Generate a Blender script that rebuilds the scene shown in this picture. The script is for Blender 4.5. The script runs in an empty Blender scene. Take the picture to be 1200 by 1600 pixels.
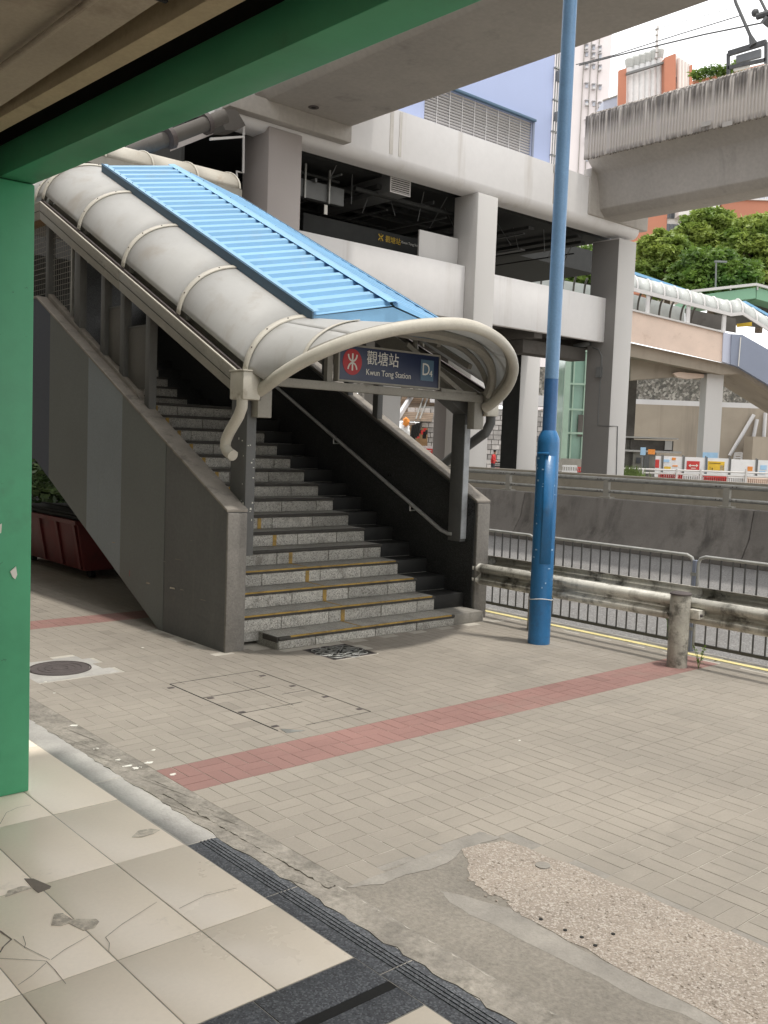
import bpy, bmesh, math, random
import numpy as np
from mathutils import Vector, Matrix
random.seed(7); rng = np.random.default_rng(7)
S = bpy.context.scene
COL = S.collection
R = math.radians
# ------------------------------------------------------------------ camera
F_PX, PITCH, ROLL, YAW, EYE = 1490.98, .0720905, -.0368657, .7247473, 1.8
_cy, _sy = math.cos(YAW), math.sin(YAW)
_rt = np.array([_cy, -_sy, 0.]); _fw = np.array([_sy, _cy, 0.]); _up = np.array([0, 0, 1.])
FWH = _fw.copy(); RTH = _rt.copy()
_f2 = _fw*math.cos(PITCH)-_up*math.sin(PITCH); _u2 = _up*math.cos(PITCH)+_fw*math.sin(PITCH)
_r3 = _rt*math.cos(ROLL)-_u2*math.sin(ROLL); _u3 = _u2*math.cos(ROLL)+_rt*math.sin(ROLL)
CAM = np.array([0, 0, EYE])
cam = bpy.data.cameras.new('camera'); cam_o = bpy.data.objects.new('camera', cam); COL.objects.link(cam_o)
cam.sensor_fit = 'VERTICAL'; cam.sensor_height = 36; cam.lens = F_PX/1600*36
cam.clip_start = .05; cam.clip_end = 2000
mw = Matrix.Identity(4)
for i in range(3):
    mw[i][0] = _r3[i]; mw[i][1] = _u3[i]; mw[i][2] = -_f2[i]; mw[i][3] = CAM[i]
cam_o.matrix_world = mw
S.camera = cam_o
# survey helpers: sight line of a photograph point met with a real plane of the place
def ray(x, y):
    return _r3*((x-600)/F_PX)-_u3*((y-800)/F_PX)+_f2
def onX(x, y, X): d = ray(x, y); return Vector(CAM+d*X/d[0])
def onY(x, y, Y): d = ray(x, y); return Vector(CAM+d*Y/d[1])
def onZ(x, y, z=0.): d = ray(x, y); return Vector(CAM+d*(z-EYE)/d[2])
def onF(x, y, dist): d = ray(x, y); return Vector(CAM+d*dist/float(d@FWH))
# ------------------------------------------------------------------ world, sun, exposure
SUN_A, SUN_B = -.07, .165            # metres a shadow moves per metre of height
SUN_STR, SKY_STR = 2.4, .155
el = math.atan(1/math.hypot(SUN_A, SUN_B))
az = math.atan2(-SUN_A, -SUN_B)     # compass from +Y towards +X, direction TO the sun
w = bpy.data.worlds.new('World'); S.world = w; w.use_nodes = True
nt = w.node_tree; nt.nodes.clear()
out = nt.nodes.new('ShaderNodeOutputWorld'); bg = nt.nodes.new('ShaderNodeBackground')
sky = nt.nodes.new('ShaderNodeTexSky'); sky.sky_type = 'NISHITA'; sky.sun_disc = False
sky.sun_elevation = el; sky.sun_rotation = az; sky.dust_density = 4; sky.air_density = 1.2
tc = nt.nodes.new('ShaderNodeTexCoord'); no = nt.nodes.new('ShaderNodeTexNoise'); no.inputs['Scale'].default_value = 2.2; no.inputs['Detail'].default_value = 6
cr = nt.nodes.new('ShaderNodeValToRGB'); cr.color_ramp.elements[0].position = .25; cr.color_ramp.elements[1].position = .7
cr.color_ramp.elements[0].color = (.86,)*3+(1,); cr.color_ramp.elements[1].color = (.97,)*3+(1,)
mx = nt.nodes.new('ShaderNodeMix'); mx.data_type = 'RGBA'
nt.links.new(tc.outputs['Generated'], no.inputs['Vector']); nt.links.new(no.outputs['Fac'], cr.inputs[0]); nt.links.new(cr.outputs[0], mx.inputs[0])
nt.links.new(sky.outputs[0], mx.inputs[6]); mx.inputs[7].default_value = (11.2, 11.2, 11.1, 1)
nt.links.new(mx.outputs[2], bg.inputs[0]); bg.inputs[1].default_value = SKY_STR; nt.links.new(bg.outputs[0], out.inputs[0])
sl = bpy.data.lights.new('sun', 'SUN'); sl.energy = SUN_STR; sl.angle = R(2.2); sl.color = (1, .955, .88)
so = bpy.data.objects.new('sun', sl); COL.objects.link(so)
so.rotation_euler = Vector((-SUN_A, -SUN_B, 1)).to_track_quat('Z', 'Y').to_euler(); so.location = (0, 0, 40)
S.view_settings.view_transform = 'Standard'; S.view_settings.look = 'None'; S.view_settings.exposure = .14; S.view_settings.gamma = 1
S.view_settings.use_curve_mapping = False
S.cycles.max_bounces = 6; S.cycles.diffuse_bounces = 4; S.cycles.transparent_max_bounces = 6
# ------------------------------------------------------------------ materials
def lin(c):
    if isinstance(c, (int, float)): c = (c, c, c)
    return tuple(c)
def mat(name, col, rough=.75, metal=0, var=.12, vs=1.5, fine=.06, fs=60, bump=.15, bs=60, dirt=None, streak=None,
        speck=None, rand=0, streak_z=None, tone=False, spec=.4, trans=0, coat=0, band=None, chips=None):
    m = bpy.data.materials.new(name); m.use_nodes = True; t = m.node_tree; N = t.nodes; L = t.links
    b = N['Principled BSDF']; b.inputs['Roughness'].default_value = rough; b.inputs['Metallic'].default_value = metal
    b.inputs['Specular IOR Level'].default_value = spec
    if coat: b.inputs['Coat Weight'].default_value = coat; b.inputs['Coat Roughness'].default_value = .2
    geo = N.new('ShaderNodeNewGeometry'); pos = geo.outputs['Position']
    def noise(scale, detail=5, vec=pos, rough_=.6, off=0):
        n = N.new('ShaderNodeTexNoise'); n.inputs['Scale'].default_value = scale; n.inputs['Detail'].default_value = detail
        n.inputs['Roughness'].default_value = rough_
        if off:
            a = N.new('ShaderNodeVectorMath'); a.operation = 'ADD'; L.new(vec, a.inputs[0]); a.inputs[1].default_value = (off, off*1.7, off*.6); vec = a.outputs[0]
        L.new(vec, n.inputs['Vector']); return n.outputs['Fac']
    def rampf(f, a, b_):
        r = N.new('ShaderNodeMapRange'); L.new(f, r.inputs[0]); r.inputs[1].default_value = a; r.inputs[2].default_value = b_; r.clamp = True
        return r.outputs[0]
    def mixc(fac, A, B, mode='MIX'):
        x = N.new('ShaderNodeMix'); x.data_type = 'RGBA'; x.blend_type = mode
        for s, v in ((0, fac), (6, A), (7, B)):
            if hasattr(v, 'is_linked'): L.new(v, x.inputs[s])
            elif s == 0: x.inputs[0].default_value = v
            else: x.inputs[s].default_value = lin(v)+(1,)
        return x.outputs[2]
    def mul(f, k):
        a = N.new('ShaderNodeMath'); a.operation = 'MULTIPLY'; L.new(f, a.inputs[0])
        if hasattr(k, 'is_linked'): L.new(k, a.inputs[1])
        else: a.inputs[1].default_value = k
        return a.outputs[0]
    c = lin(col)
    f1 = rampf(noise(vs, 6), .3, .7)
    cur = mixc(f1, tuple(x*(1-var) for x in c), tuple(min(1, x*(1+var)) for x in c))
    if fine:
        f2 = rampf(noise(fs, 3, off=3), .3, .7); cur = mixc(f2, cur, mixc(1., cur, lin(1-2*fine), 'MULTIPLY'))
    if speck:   # (dark colour, light colour, scale)
        v = N.new('ShaderNodeTexVoronoi'); v.inputs['Scale'].default_value = speck[2]; L.new(pos, v.inputs['Vector'])
        sx = N.new('ShaderNodeSeparateColor'); L.new(v.outputs['Color'], sx.inputs[0])
        cur = mixc(mul(rampf(sx.outputs[0], .62, .8), .75), cur, speck[0]); cur = mixc(mul(rampf(sx.outputs[1], .66, .85), .8), cur, speck[1])
    if rand:
        oi = N.new('ShaderNodeObjectInfo'); cur = mixc(oi.outputs['Random'], mixc(1., cur, lin(1-rand), 'MULTIPLY'), mixc(1., cur, lin(1+rand), 'MULTIPLY'))
    if tone:
        at = N.new('ShaderNodeAttribute'); at.attribute_name = 'tone'; cur = mixc(1., cur, at.outputs['Color'], 'MULTIPLY')
    if dirt:    # (colour, scale, threshold, strength)
        f = rampf(noise(dirt[1], 8, off=11, rough_=.7), dirt[2], dirt[2]+.14); cur = mixc(mul(f, dirt[3]), cur, dirt[0])
    if streak:  # (colour, horizontal scale, threshold, strength) rain streaks, long in z
        sv = N.new('ShaderNodeVectorMath'); sv.operation = 'MULTIPLY'; L.new(pos, sv.inputs[0]); h = streak[1]; sv.inputs[1].default_value = (h, h, h*.06)
        f = rampf(noise(1, 5, sv.outputs[0], .65, off=5), streak[2], streak[2]+.16)
        f = mul(f, rampf(noise(vs*.7, 4, off=21), .15 if streak_z else .35, .4 if streak_z else .6))
        if streak_z:
            sz = N.new('ShaderNodeSeparateXYZ'); L.new(pos, sz.inputs[0]); zz = None
            for lo, hi in streak_z:
                g_ = N.new('ShaderNodeMapRange'); L.new(sz.outputs[2], g_.inputs[0]); g_.inputs[1].default_value = lo; g_.inputs[2].default_value = hi
                if zz is None: zz = g_.outputs[0]
                else:
                    mx_ = N.new('ShaderNodeMath'); mx_.operation = 'MAXIMUM'; L.new(zz, mx_.inputs[0]); L.new(g_.outputs[0], mx_.inputs[1]); zz = mx_.outputs[0]
            f = mul(f, zz)
        cur = mixc(mul(f, streak[3]), cur, streak[0])
    if chips:   # (colour, scale, threshold)
        f = rampf(noise(chips[1], 9, off=31, rough_=.75), chips[2], chips[2]+.02); cur = mixc(f, cur, chips[0])
    L.new(cur, b.inputs['Base Color'])
    if trans:
        b.inputs['Transmission Weight'].default_value = trans; b.inputs['IOR'].default_value = 1.1
    if bump:
        bm_ = N.new('ShaderNodeBump'); bm_.inputs['Strength'].default_value = bump; bm_.inputs['Distance'].default_value = .01
        L.new(noise(bs, 6, off=2), bm_.inputs['Height']); L.new(bm_.outputs[0], b.inputs['Normal'])
    r2 = N.new('ShaderNodeMapRange'); L.new(f1, r2.inputs[0]); r2.inputs[3].default_value = max(.02, rough-.08); r2.inputs[4].default_value = min(1, rough+.08)
    L.new(r2.outputs[0], b.inputs['Roughness'])
    return m
M = dict(
 paver=mat('paver grey', (.30, .27, .23), .85, var=.14, vs=.55, fine=.05, fs=90, rand=.04, dirt=((.23, .21, .18), 1.1, .54, .6), chips=((.6, .57, .52), 7, .745), bump=.3, bs=150),
 paver_t=mat('paver grey worn', (.30, .27, .23), .85, var=.14, vs=.55, fine=.05, fs=90, tone=True, dirt=((.23, .21, .18), 1.1, .54, .6), chips=((.6, .57, .52), 7, .745), bump=.3, bs=150),
 paver_r=mat('paver red', (.29, .165, .145), .85, var=.14, vs=.9, fine=.05, fs=90, rand=.04, dirt=((.24, .17, .145), 1.3, .54, .55), chips=((.62, .56, .5), 8, .72), bump=.3, bs=150),
 paver_rt=mat('paver red worn', (.29, .165, .145), .85, var=.14, vs=.9, fine=.08, fs=90, tone=True, dirt=((.24, .17, .145), 1.3, .54, .55), chips=((.62, .56, .5), 8, .72), bump=.3, bs=150),
 sand=mat('joint sand', (.47, .44, .385), .95, var=.2, vs=1.3, bump=.2, bs=200, dirt=((.24, .22, .19), .9, .50, .85)),
 road=mat('asphalt', (.21, .20, .195), .9, var=.15, vs=.7, fine=.2, fs=120, speck=((.11, .11, .11), (.3, .3, .29), 90), bump=.4, bs=150, dirt=((.13, .12, .11), .6, .55, .5)),
 kerb=mat('kerb concrete', (.30, .285, .255), .9, var=.2, vs=3, dirt=((.14, .13, .11), 5, .5, .6)),
 yellow=mat('road paint yellow', (.74, .64, .30), .7, var=.1, vs=5, chips=((.25, .23, .2), 18, .63)),
 ground=mat('far ground', (.27, .25, .22), .95, var=.2, vs=.2),
 tile=mat('cream floor tile', (.90, .795, .655), .32, var=.04, vs=1.2, fine=.02, rand=.05, bump=.03, spec=.5, dirt=((.42, .36, .29), 3.2, .66, .55)),
 grout=mat('tile grout', (.22, .19, .16), .95),
 blackstone=mat('dark threshold stone', (.075, .08, .09), .55, var=.25, vs=6, speck=((.03, .03, .035), (.16, .17, .18), 160), dirt=((.22, .21, .2), 4, .6, .4), bump=.08),
 mortar=mat('broken mortar', (.30, .275, .238), .95, var=.3, vs=5, fine=.15, fs=40, dirt=((.13, .12, .1), 7, .52, .8), bump=.9, bs=45),
 palemortar=mat('pale worn concrete kerb', (.40, .385, .36), .9, var=.2, vs=3, bump=.5, bs=60, dirt=((.2, .19, .17), 6, .58, .5)),
 patch=mat('concrete patch', (.255, .232, .198), .9, var=.2, vs=2.2, fine=.14, fs=50, dirt=((.4, .37, .32), 16, .68, .5), bump=.6, bs=70),
 slurry=mat('grey cement smear', (.285, .265, .235), .9, var=.2, vs=5, bump=.5, bs=60, dirt=((.18, .17, .15), 6, .58, .4)),
 aggregate=mat('exposed aggregate', (.35, .30, .25), .9, var=.15, vs=3, speck=((.25, .21, .175), (.50, .45, .40), 150), bump=1., bs=85),
 wallgrey=mat('stair wall slate paint', (.135, .137, .134), .7, var=.15, vs=1.2, fine=.07, fs=30, streak=((.24, .23, .21), 5, .6, .35), dirt=((.19, .18, .165), 2, .62, .4), bump=.2, bs=40),
 wallgreen=mat('stair wall green grey paint', (.165, .176, .170), .7, var=.1, vs=1.2, streak=((.2, .2, .18), 5, .6, .3)),
 wallpale=mat('stair wall pale blue grey paint', (.25, .28, .30), .7, var=.1, vs=1.2, streak=((.15, .15, .15), 5, .6, .3)),
 wallblue=mat('stair wall navy paint', (.08, .09, .12), .7, var=.1, vs=1.2),
 coping=mat('stair wall coping', (.27, .245, .215), .85, var=.2, vs=4, dirt=((.1, .09, .08), 5, .52, .6), bump=.5, bs=60),
 newel=mat('worn concrete end', (.24, .225, .205), .85, var=.18, vs=4, fine=.12, fs=40, chips=((.42, .4, .37), 22, .70), bump=.5, bs=60),
 border=mat('dark side stone', (.022, .022, .021), .6, var=.25, vs=4, dirt=((.03, .03, .028), 5, .5, .6)),
 darkstone=mat('polished dark granite', (.028, .029, .028), .35, var=.3, vs=3, speck=((.015,)*3, (.07, .07, .07), 160), bump=.03),
 granite=mat('hammered granite', (.48, .46, .415), .85, var=.16, vs=4, speck=((.19, .18, .16), (.62, .6, .55), 110), rand=.14, bump=.7, bs=90, dirt=((.16, .145, .12), 5, .55, .7)),
 tread=mat('worn granite tread', (.38, .365, .33), .75, var=.16, vs=4, speck=((.24, .23, .21), (.5, .49, .45), 130), dirt=((.13, .12, .1), 4, .55, .6), bump=.3, bs=100),
 nosing=mat('dark nosing', (.07, .065, .058), .8, var=.3, vs=8),
 nosey=mat('yellow ochre nosing strip', (.45, .29, .075), .75, var=.25, vs=8, dirt=((.15, .11, .06), 9, .5, .7)),
 cream=mat('cream painted steel', (.55, .52, .45), .5, var=.1, vs=3, fine=.04, dirt=((.25, .2, .14), 5, .6, .6), streak=((.3, .22, .14), 14, .62, .5), bump=.05),
 creamdk=mat('stone grey painted steel', (.30, .285, .25), .55, var=.12, vs=3, dirt=((.12, .1, .08), 5, .6, .6)),
 greypost=mat('graphite painted steel', (.12, .122, .12), .6, var=.15, vs=4, chips=((.3, .3, .29), 16, .70)),
 palepost=mat('pale peeling steel face', (.42, .44, .46), .55, var=.2, vs=6, dirt=((.2, .2, .2), 9, .55, .5)),
 barrel=mat('grey frosted polycarbonate', (.60, .595, .58), .5, var=.07, vs=1.1, fine=.02, fs=20, spec=.3, dirt=((.42, .36, .29), 1.3, .55, .55), streak=((.42, .38, .33), 5, .54, .5), bump=.02),
 barrel2=mat('cream frosted walkway cladding', (.50, .47, .41), .6, spec=.2, var=.07, vs=1.1, dirt=((.3, .2, .12), .9, .57, .8)),
 roofblue=mat('sky blue sheet metal', (.23, .46, .70), .45, var=.07, vs=1.5, fine=.02, rand=.04, dirt=((.24, .38, .50), 2.5, .57, .6), streak=((.42, .5, .56), 3, .6, .4), bump=.03),
 roofdk=mat('slate blue flashing', (.085, .15, .22), .5, var=.1, vs=3),
 navy=mat('navy sign face', (.012, .022, .065), .35, var=.05, fine=0, bump=0, spec=.5),
 signred=mat('sign red', (.42, .025, .03), .45, var=.05, fine=0, bump=0),
 signwhite=mat('sign white', (.72, .70, .64), .5, var=.05, fine=0, bump=0),
 signpale=mat('sign pale blue', (.09, .16, .23), .4, var=.05, fine=0, bump=0),
 steel=mat('stainless steel', (.72, .72, .70), .35, metal=.6, var=.1, vs=8, bump=.02),
 galv=mat('galvanised steel', (.36, .36, .34), .45, metal=.6, var=.2, vs=8, dirt=((.15, .14, .12), 10, .55, .5)),
 fence=mat('dark worn galvanised railing', (.10, .10, .098), .55, metal=.3, var=.2, vs=8),
 fencetop=mat('bright galvanised top rail', (.42, .42, .40), .5, metal=.3, var=.2, vs=8),
 rail=mat('dirty white crash rail', (.66, .64, .57), .4, var=.15, vs=5, dirt=((.05, .045, .035), 5, .53, 1.), streak=((.09, .08, .06), 7, .5, .9), bump=.2),
 postdirty=mat('dirty white timber post', (.38, .36, .31), .85, var=.3, vs=6, dirt=((.06, .055, .045), 7, .5, .85), bump=.6),
 blue_hi=mat('pale blue lamp post paint', (.17, .32, .53), .42, var=.1, vs=2.5, dirt=((.10, .2, .36), 2.5, .6, .5), coat=.2),
 blue_md=mat('navy repainted patch', (.035, .13, .32), .4, var=.15, vs=6, dirt=((.08, .2, .4), 8, .6, .5), coat=.2),
 blue_lo=mat('strong blue lamp post paint', (.02, .16, .38), .42, var=.15, vs=3, dirt=((.03, .09, .18), 4, .55, .7), chips=((.34, .45, .55), 14, .685), coat=.3),
 green=mat('glossy green paint', (.07, .34, .175), .42, var=.12, vs=1.6, fine=.03, fs=12, dirt=((.06, .2, .11), 1.8, .58, .5), chips=((.02, .055, .035), 11, .665), bump=.12, bs=10, spec=.5),
 ceil=mat('stained beige ceiling', (.40, .345, .27), .9, var=.15, vs=1.4, dirt=((.17, .13, .1), 1.2, .52, .7)),
 ceillip=mat('ochre ceiling lip', (.46, .38, .25), .9, var=.12, vs=3, dirt=((.2, .16, .1), 4, .56, .6)),
 nearblack=mat('near black', (.02, .02, .019), .95, var=.3),  # plain near-black for gaps, holes and black parts
 bldg=mat('street building render', (.38, .35, .31), .9, var=.1, vs=.5),
 conc=mat('bare flyover concrete', (.44, .41, .375), .85, var=.1, vs=.35, fine=.06, fs=8, streak=((.17, .155, .14), 1.2, .58, .5), bump=.2, bs=8),
 concrib=mat('ribbed flyover parapet concrete', (.52, .475, .43), .85, var=.06, vs=.5, fine=.06, streak=((.08, .07, .062), 8, .38, .85), streak_z=((13.9, 14.5), (13.4, 13.15)), bump=.2, bs=12),
 white=mat('pale grey station paint', (.76, .745, .74), .75, var=.035, vs=.25, fine=.02, fs=4, streak=((.40, .35, .29), 1.2, .58, .5), bump=.04, bs=10),
 pinkgrey=mat('pinkish grey column paint', (.44, .40, .385), .75, var=.05, vs=.4),
 colgrey=mat('mid grey column paint', (.60, .585, .57), .75, var=.04, vs=.3, streak=((.38, .36, .34), 1.2, .6, .3)),
 lilac=mat('lilac wall paint', (.44, .51, .74), .8, var=.04, vs=.25, streak=((.36, .38, .55), 1., .58, .4)),
 louvre=mat('white louvre slat', (.66, .64, .63), .6, var=.05, vs=2),
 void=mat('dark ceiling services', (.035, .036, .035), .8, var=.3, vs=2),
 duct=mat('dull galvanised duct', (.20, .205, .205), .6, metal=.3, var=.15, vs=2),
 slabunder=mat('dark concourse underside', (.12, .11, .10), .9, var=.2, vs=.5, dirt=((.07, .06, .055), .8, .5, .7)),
 barrier=mat('grimy barrier concrete', (.19, .175, .16), .9, var=.18, vs=1.2, fine=.08, streak=((.06, .055, .05), 2.2, .5, .8), dirt=((.09, .08, .07), 1.3, .54, .6), bump=.4, bs=20),
 planter=mat('buff low wall', (.34, .31, .255), .9, var=.12, vs=1, dirt=((.18, .16, .13), 1.5, .55, .5)),
 peach=mat('peach rendered parapet', (.78, .62, .52), .9, var=.07, vs=.8, dirt=((.5, .36, .28), 1.5, .58, .5)),
 greyblue=mat('blue grey stair panel', (.25, .28, .36), .8, var=.06, vs=.6),
 palelilac=mat('pale lilac panel', (.52, .55, .66), .8, var=.04),
 beigeconc=mat('buff retaining concrete', (.36, .31, .25), .9, var=.12, vs=.35, streak=((.2, .17, .14), .8, .5, .6)),
 wallband=mat('white painted band', (.62, .61, .62), .85, var=.06, vs=.5, streak=((.4, .4, .38), 1, .55, .4)),
 rubble=mat('rubble masonry', (.27, .25, .22), .95, var=.45, vs=2.4, fine=.3, fs=5, speck=((.10, .095, .085), (.40, .38, .34), 5.5), dirt=((.07, .07, .06), 1.6, .5, .8), bump=1, bs=6),
 blockw=mat('pale stone block', (.50, .475, .46), .9, var=.22, vs=1.6, tone=True, bump=.5, bs=8),
 mort2=mat('block mortar', (.26, .25, .235), .95),
 glassgreen=mat('green tinted glass', (.20, .34, .27), .15, var=.12, vs=.6, fine=0, bump=0, spec=.6),
 framegreen=mat('pale green steel', (.36, .50, .40), .5, var=.08),
 greenroof=mat('mint green fascia', (.22, .42, .28), .6, var=.05, vs=.5),
 orangeb=mat('terracotta render', (.50, .215, .14), .9, var=.05, vs=.15),
 whiteb=mat('white render', (.72, .69, .66), .9, var=.05, vs=.2),
 pinkb=mat('hazed pink tower render', (.80, .74, .74), .9, var=.04, vs=.1, streak=((.6, .54, .52), .3, .55, .5)),  # pale tone puts the distant haze into the wall colour
 winglass=mat('dark window glass', (.05, .055, .065), .12, var=.2, vs=.3, fine=0, bump=0, spec=.8),
 winpale=mat('pale window glass', (.42, .44, .50), .2, var=.2, vs=.3, fine=0, bump=0, spec=.8),
 redplastic=mat('red plastic', (.55, .045, .04), .5, var=.1, vs=3),
 whiteplastic=mat('white plastic sheet', (.74, .74, .74), .5, var=.06, vs=2, dirt=((.5, .48, .45), 3, .6, .4)),
 orange=mat('orange plastic', (.75, .27, .05), .5, var=.1, vs=3),
 yellowp=mat('yellow sign plastic', (.72, .47, .04), .5, var=.1, vs=3),
 bluep=mat('light blue banner', (.35, .55, .75), .5, var=.1, vs=3),
 skip=mat('dull maroon skip paint', (.13, .022, .022), .6, var=.2, vs=2, dirt=((.06, .02, .02), 3, .54, .8), chips=((.3, .16, .12), 8, .68)),
 skin=mat('skin', (.42, .26, .18), .6, var=.05), hair=mat('black hair', (.015, .013, .012), .6),
 cloth_r=mat('red work shirt', (.62, .05, .05), .8, var=.1), trousers=mat('dark trousers', (.05, .05, .06), .85),
 bark=mat('bark', (.12, .09, .065), .95, var=.3, vs=6, bump=.8),
 weed=mat('weed leaf', (.13, .19, .05), .7, var=.3, vs=8),
 iron=mat('cast iron', (.085, .07, .068), .7, var=.25, vs=9, bump=.4, dirt=((.2, .17, .15), 10, .6, .5)),
 brown=mat('brown timber', (.26, .16, .08), .85, var=.2), stepb=mat('hill stair stone', (.46, .36, .28), .9, var=.2, vs=1),
 frost=mat('white glazed frosted panel', (.62, .64, .62), .3, var=.1, vs=1.5),
 rust=mat('rusty water stain', (.36, .29, .21), .85, var=.3, vs=2, streak=((.6, .56, .5), 6, .45, .8)), stain=mat('pale water stain', (.60, .57, .53), .85, var=.1, vs=2, streak=((.74, .72, .71), 6, .45, .9)),
 redscuff=mat('faded red scrape', (.30, .10, .09), .8, var=.4, vs=20), colshade=mat('dark grey shaded column side', (.24, .23, .22), .75, var=.06, vs=.5), scuffm=mat('scuffed tile', (.50, .445, .37), .8, var=.35, vs=25, dirt=((.74, .67, .56), 32, .46, .95)), board=mat('dark blank board', (.13, .125, .115), .6, var=.12, vs=3),  # dark column grey: a shaded side put into the colour
 string=mat('white cord', (.8, .8, .78), .8),
)
def translucent(m, amt, col):
    t = m.node_tree; N = t.nodes; L = t.links; tr = N.new('ShaderNodeBsdfTranslucent'); tr.inputs[0].default_value = col+(1,)
    mx = N.new('ShaderNodeMixShader'); mx.inputs[0].default_value = amt; L.new(N['Principled BSDF'].outputs[0], mx.inputs[1]); L.new(tr.outputs[0], mx.inputs[2]); L.new(mx.outputs[0], N['Material Output'].inputs[0])
for k_, a_ in (('barrel', .3), ('frost', .3)): translucent(M[k_], a_, (.62, .63, .62))
def leafmat(name, a, b, sc=.5):
    m = bpy.data.materials.new(name); m.use_nodes = True; t = m.node_tree; N = t.nodes; L = t.links; p = N['Principled BSDF']
    g = N.new('ShaderNodeNewGeometry'); n = N.new('ShaderNodeTexNoise'); n.inputs['Scale'].default_value = sc; n.inputs['Detail'].default_value = 4
    L.new(g.outputs['Position'], n.inputs['Vector'])
    mp = N.new('ShaderNodeMapRange'); L.new(n.outputs['Fac'], mp.inputs[0]); mp.inputs[1].default_value = .35; mp.inputs[2].default_value = .65
    m1 = N.new('ShaderNodeMix'); m1.data_type = 'RGBA'; L.new(mp.outputs[0], m1.inputs[0]); m1.inputs[6].default_value = a+(1,); m1.inputs[7].default_value = b+(1,)
    m2 = N.new('ShaderNodeMix'); m2.data_type = 'RGBA'; m2.blend_type = 'MULTIPLY'; L.new(g.outputs['Random Per Island'], m2.inputs[0])
    L.new(m1.outputs[2], m2.inputs[6]); m2.inputs[7].default_value = (.55, .6, .5, 1); L.new(m2.outputs[2], p.inputs['Base Color'])
    p.inputs['Roughness'].default_value = .55
    tr = N.new('ShaderNodeBsdfTranslucent'); L.new(m1.outputs[2], tr.inputs[0]); ad = N.new('ShaderNodeMixShader'); ad.inputs[0].default_value = .3
    L.new(p.outputs[0], ad.inputs[1]); L.new(tr.outputs[0], ad.inputs[2]); L.new(ad.outputs[0], N['Material Output'].inputs[0])
    return m
M['leaf'] = leafmat('bright green leaves', (.15, .24, .04), (.36, .44, .10)); M['leaf2'] = leafmat('deep green leaves', (.08, .16, .03), (.2, .3, .05))
M['leafd'] = leafmat('shaded shrub leaves', (.03, .055, .02), (.07, .11, .03), 3)
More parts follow.
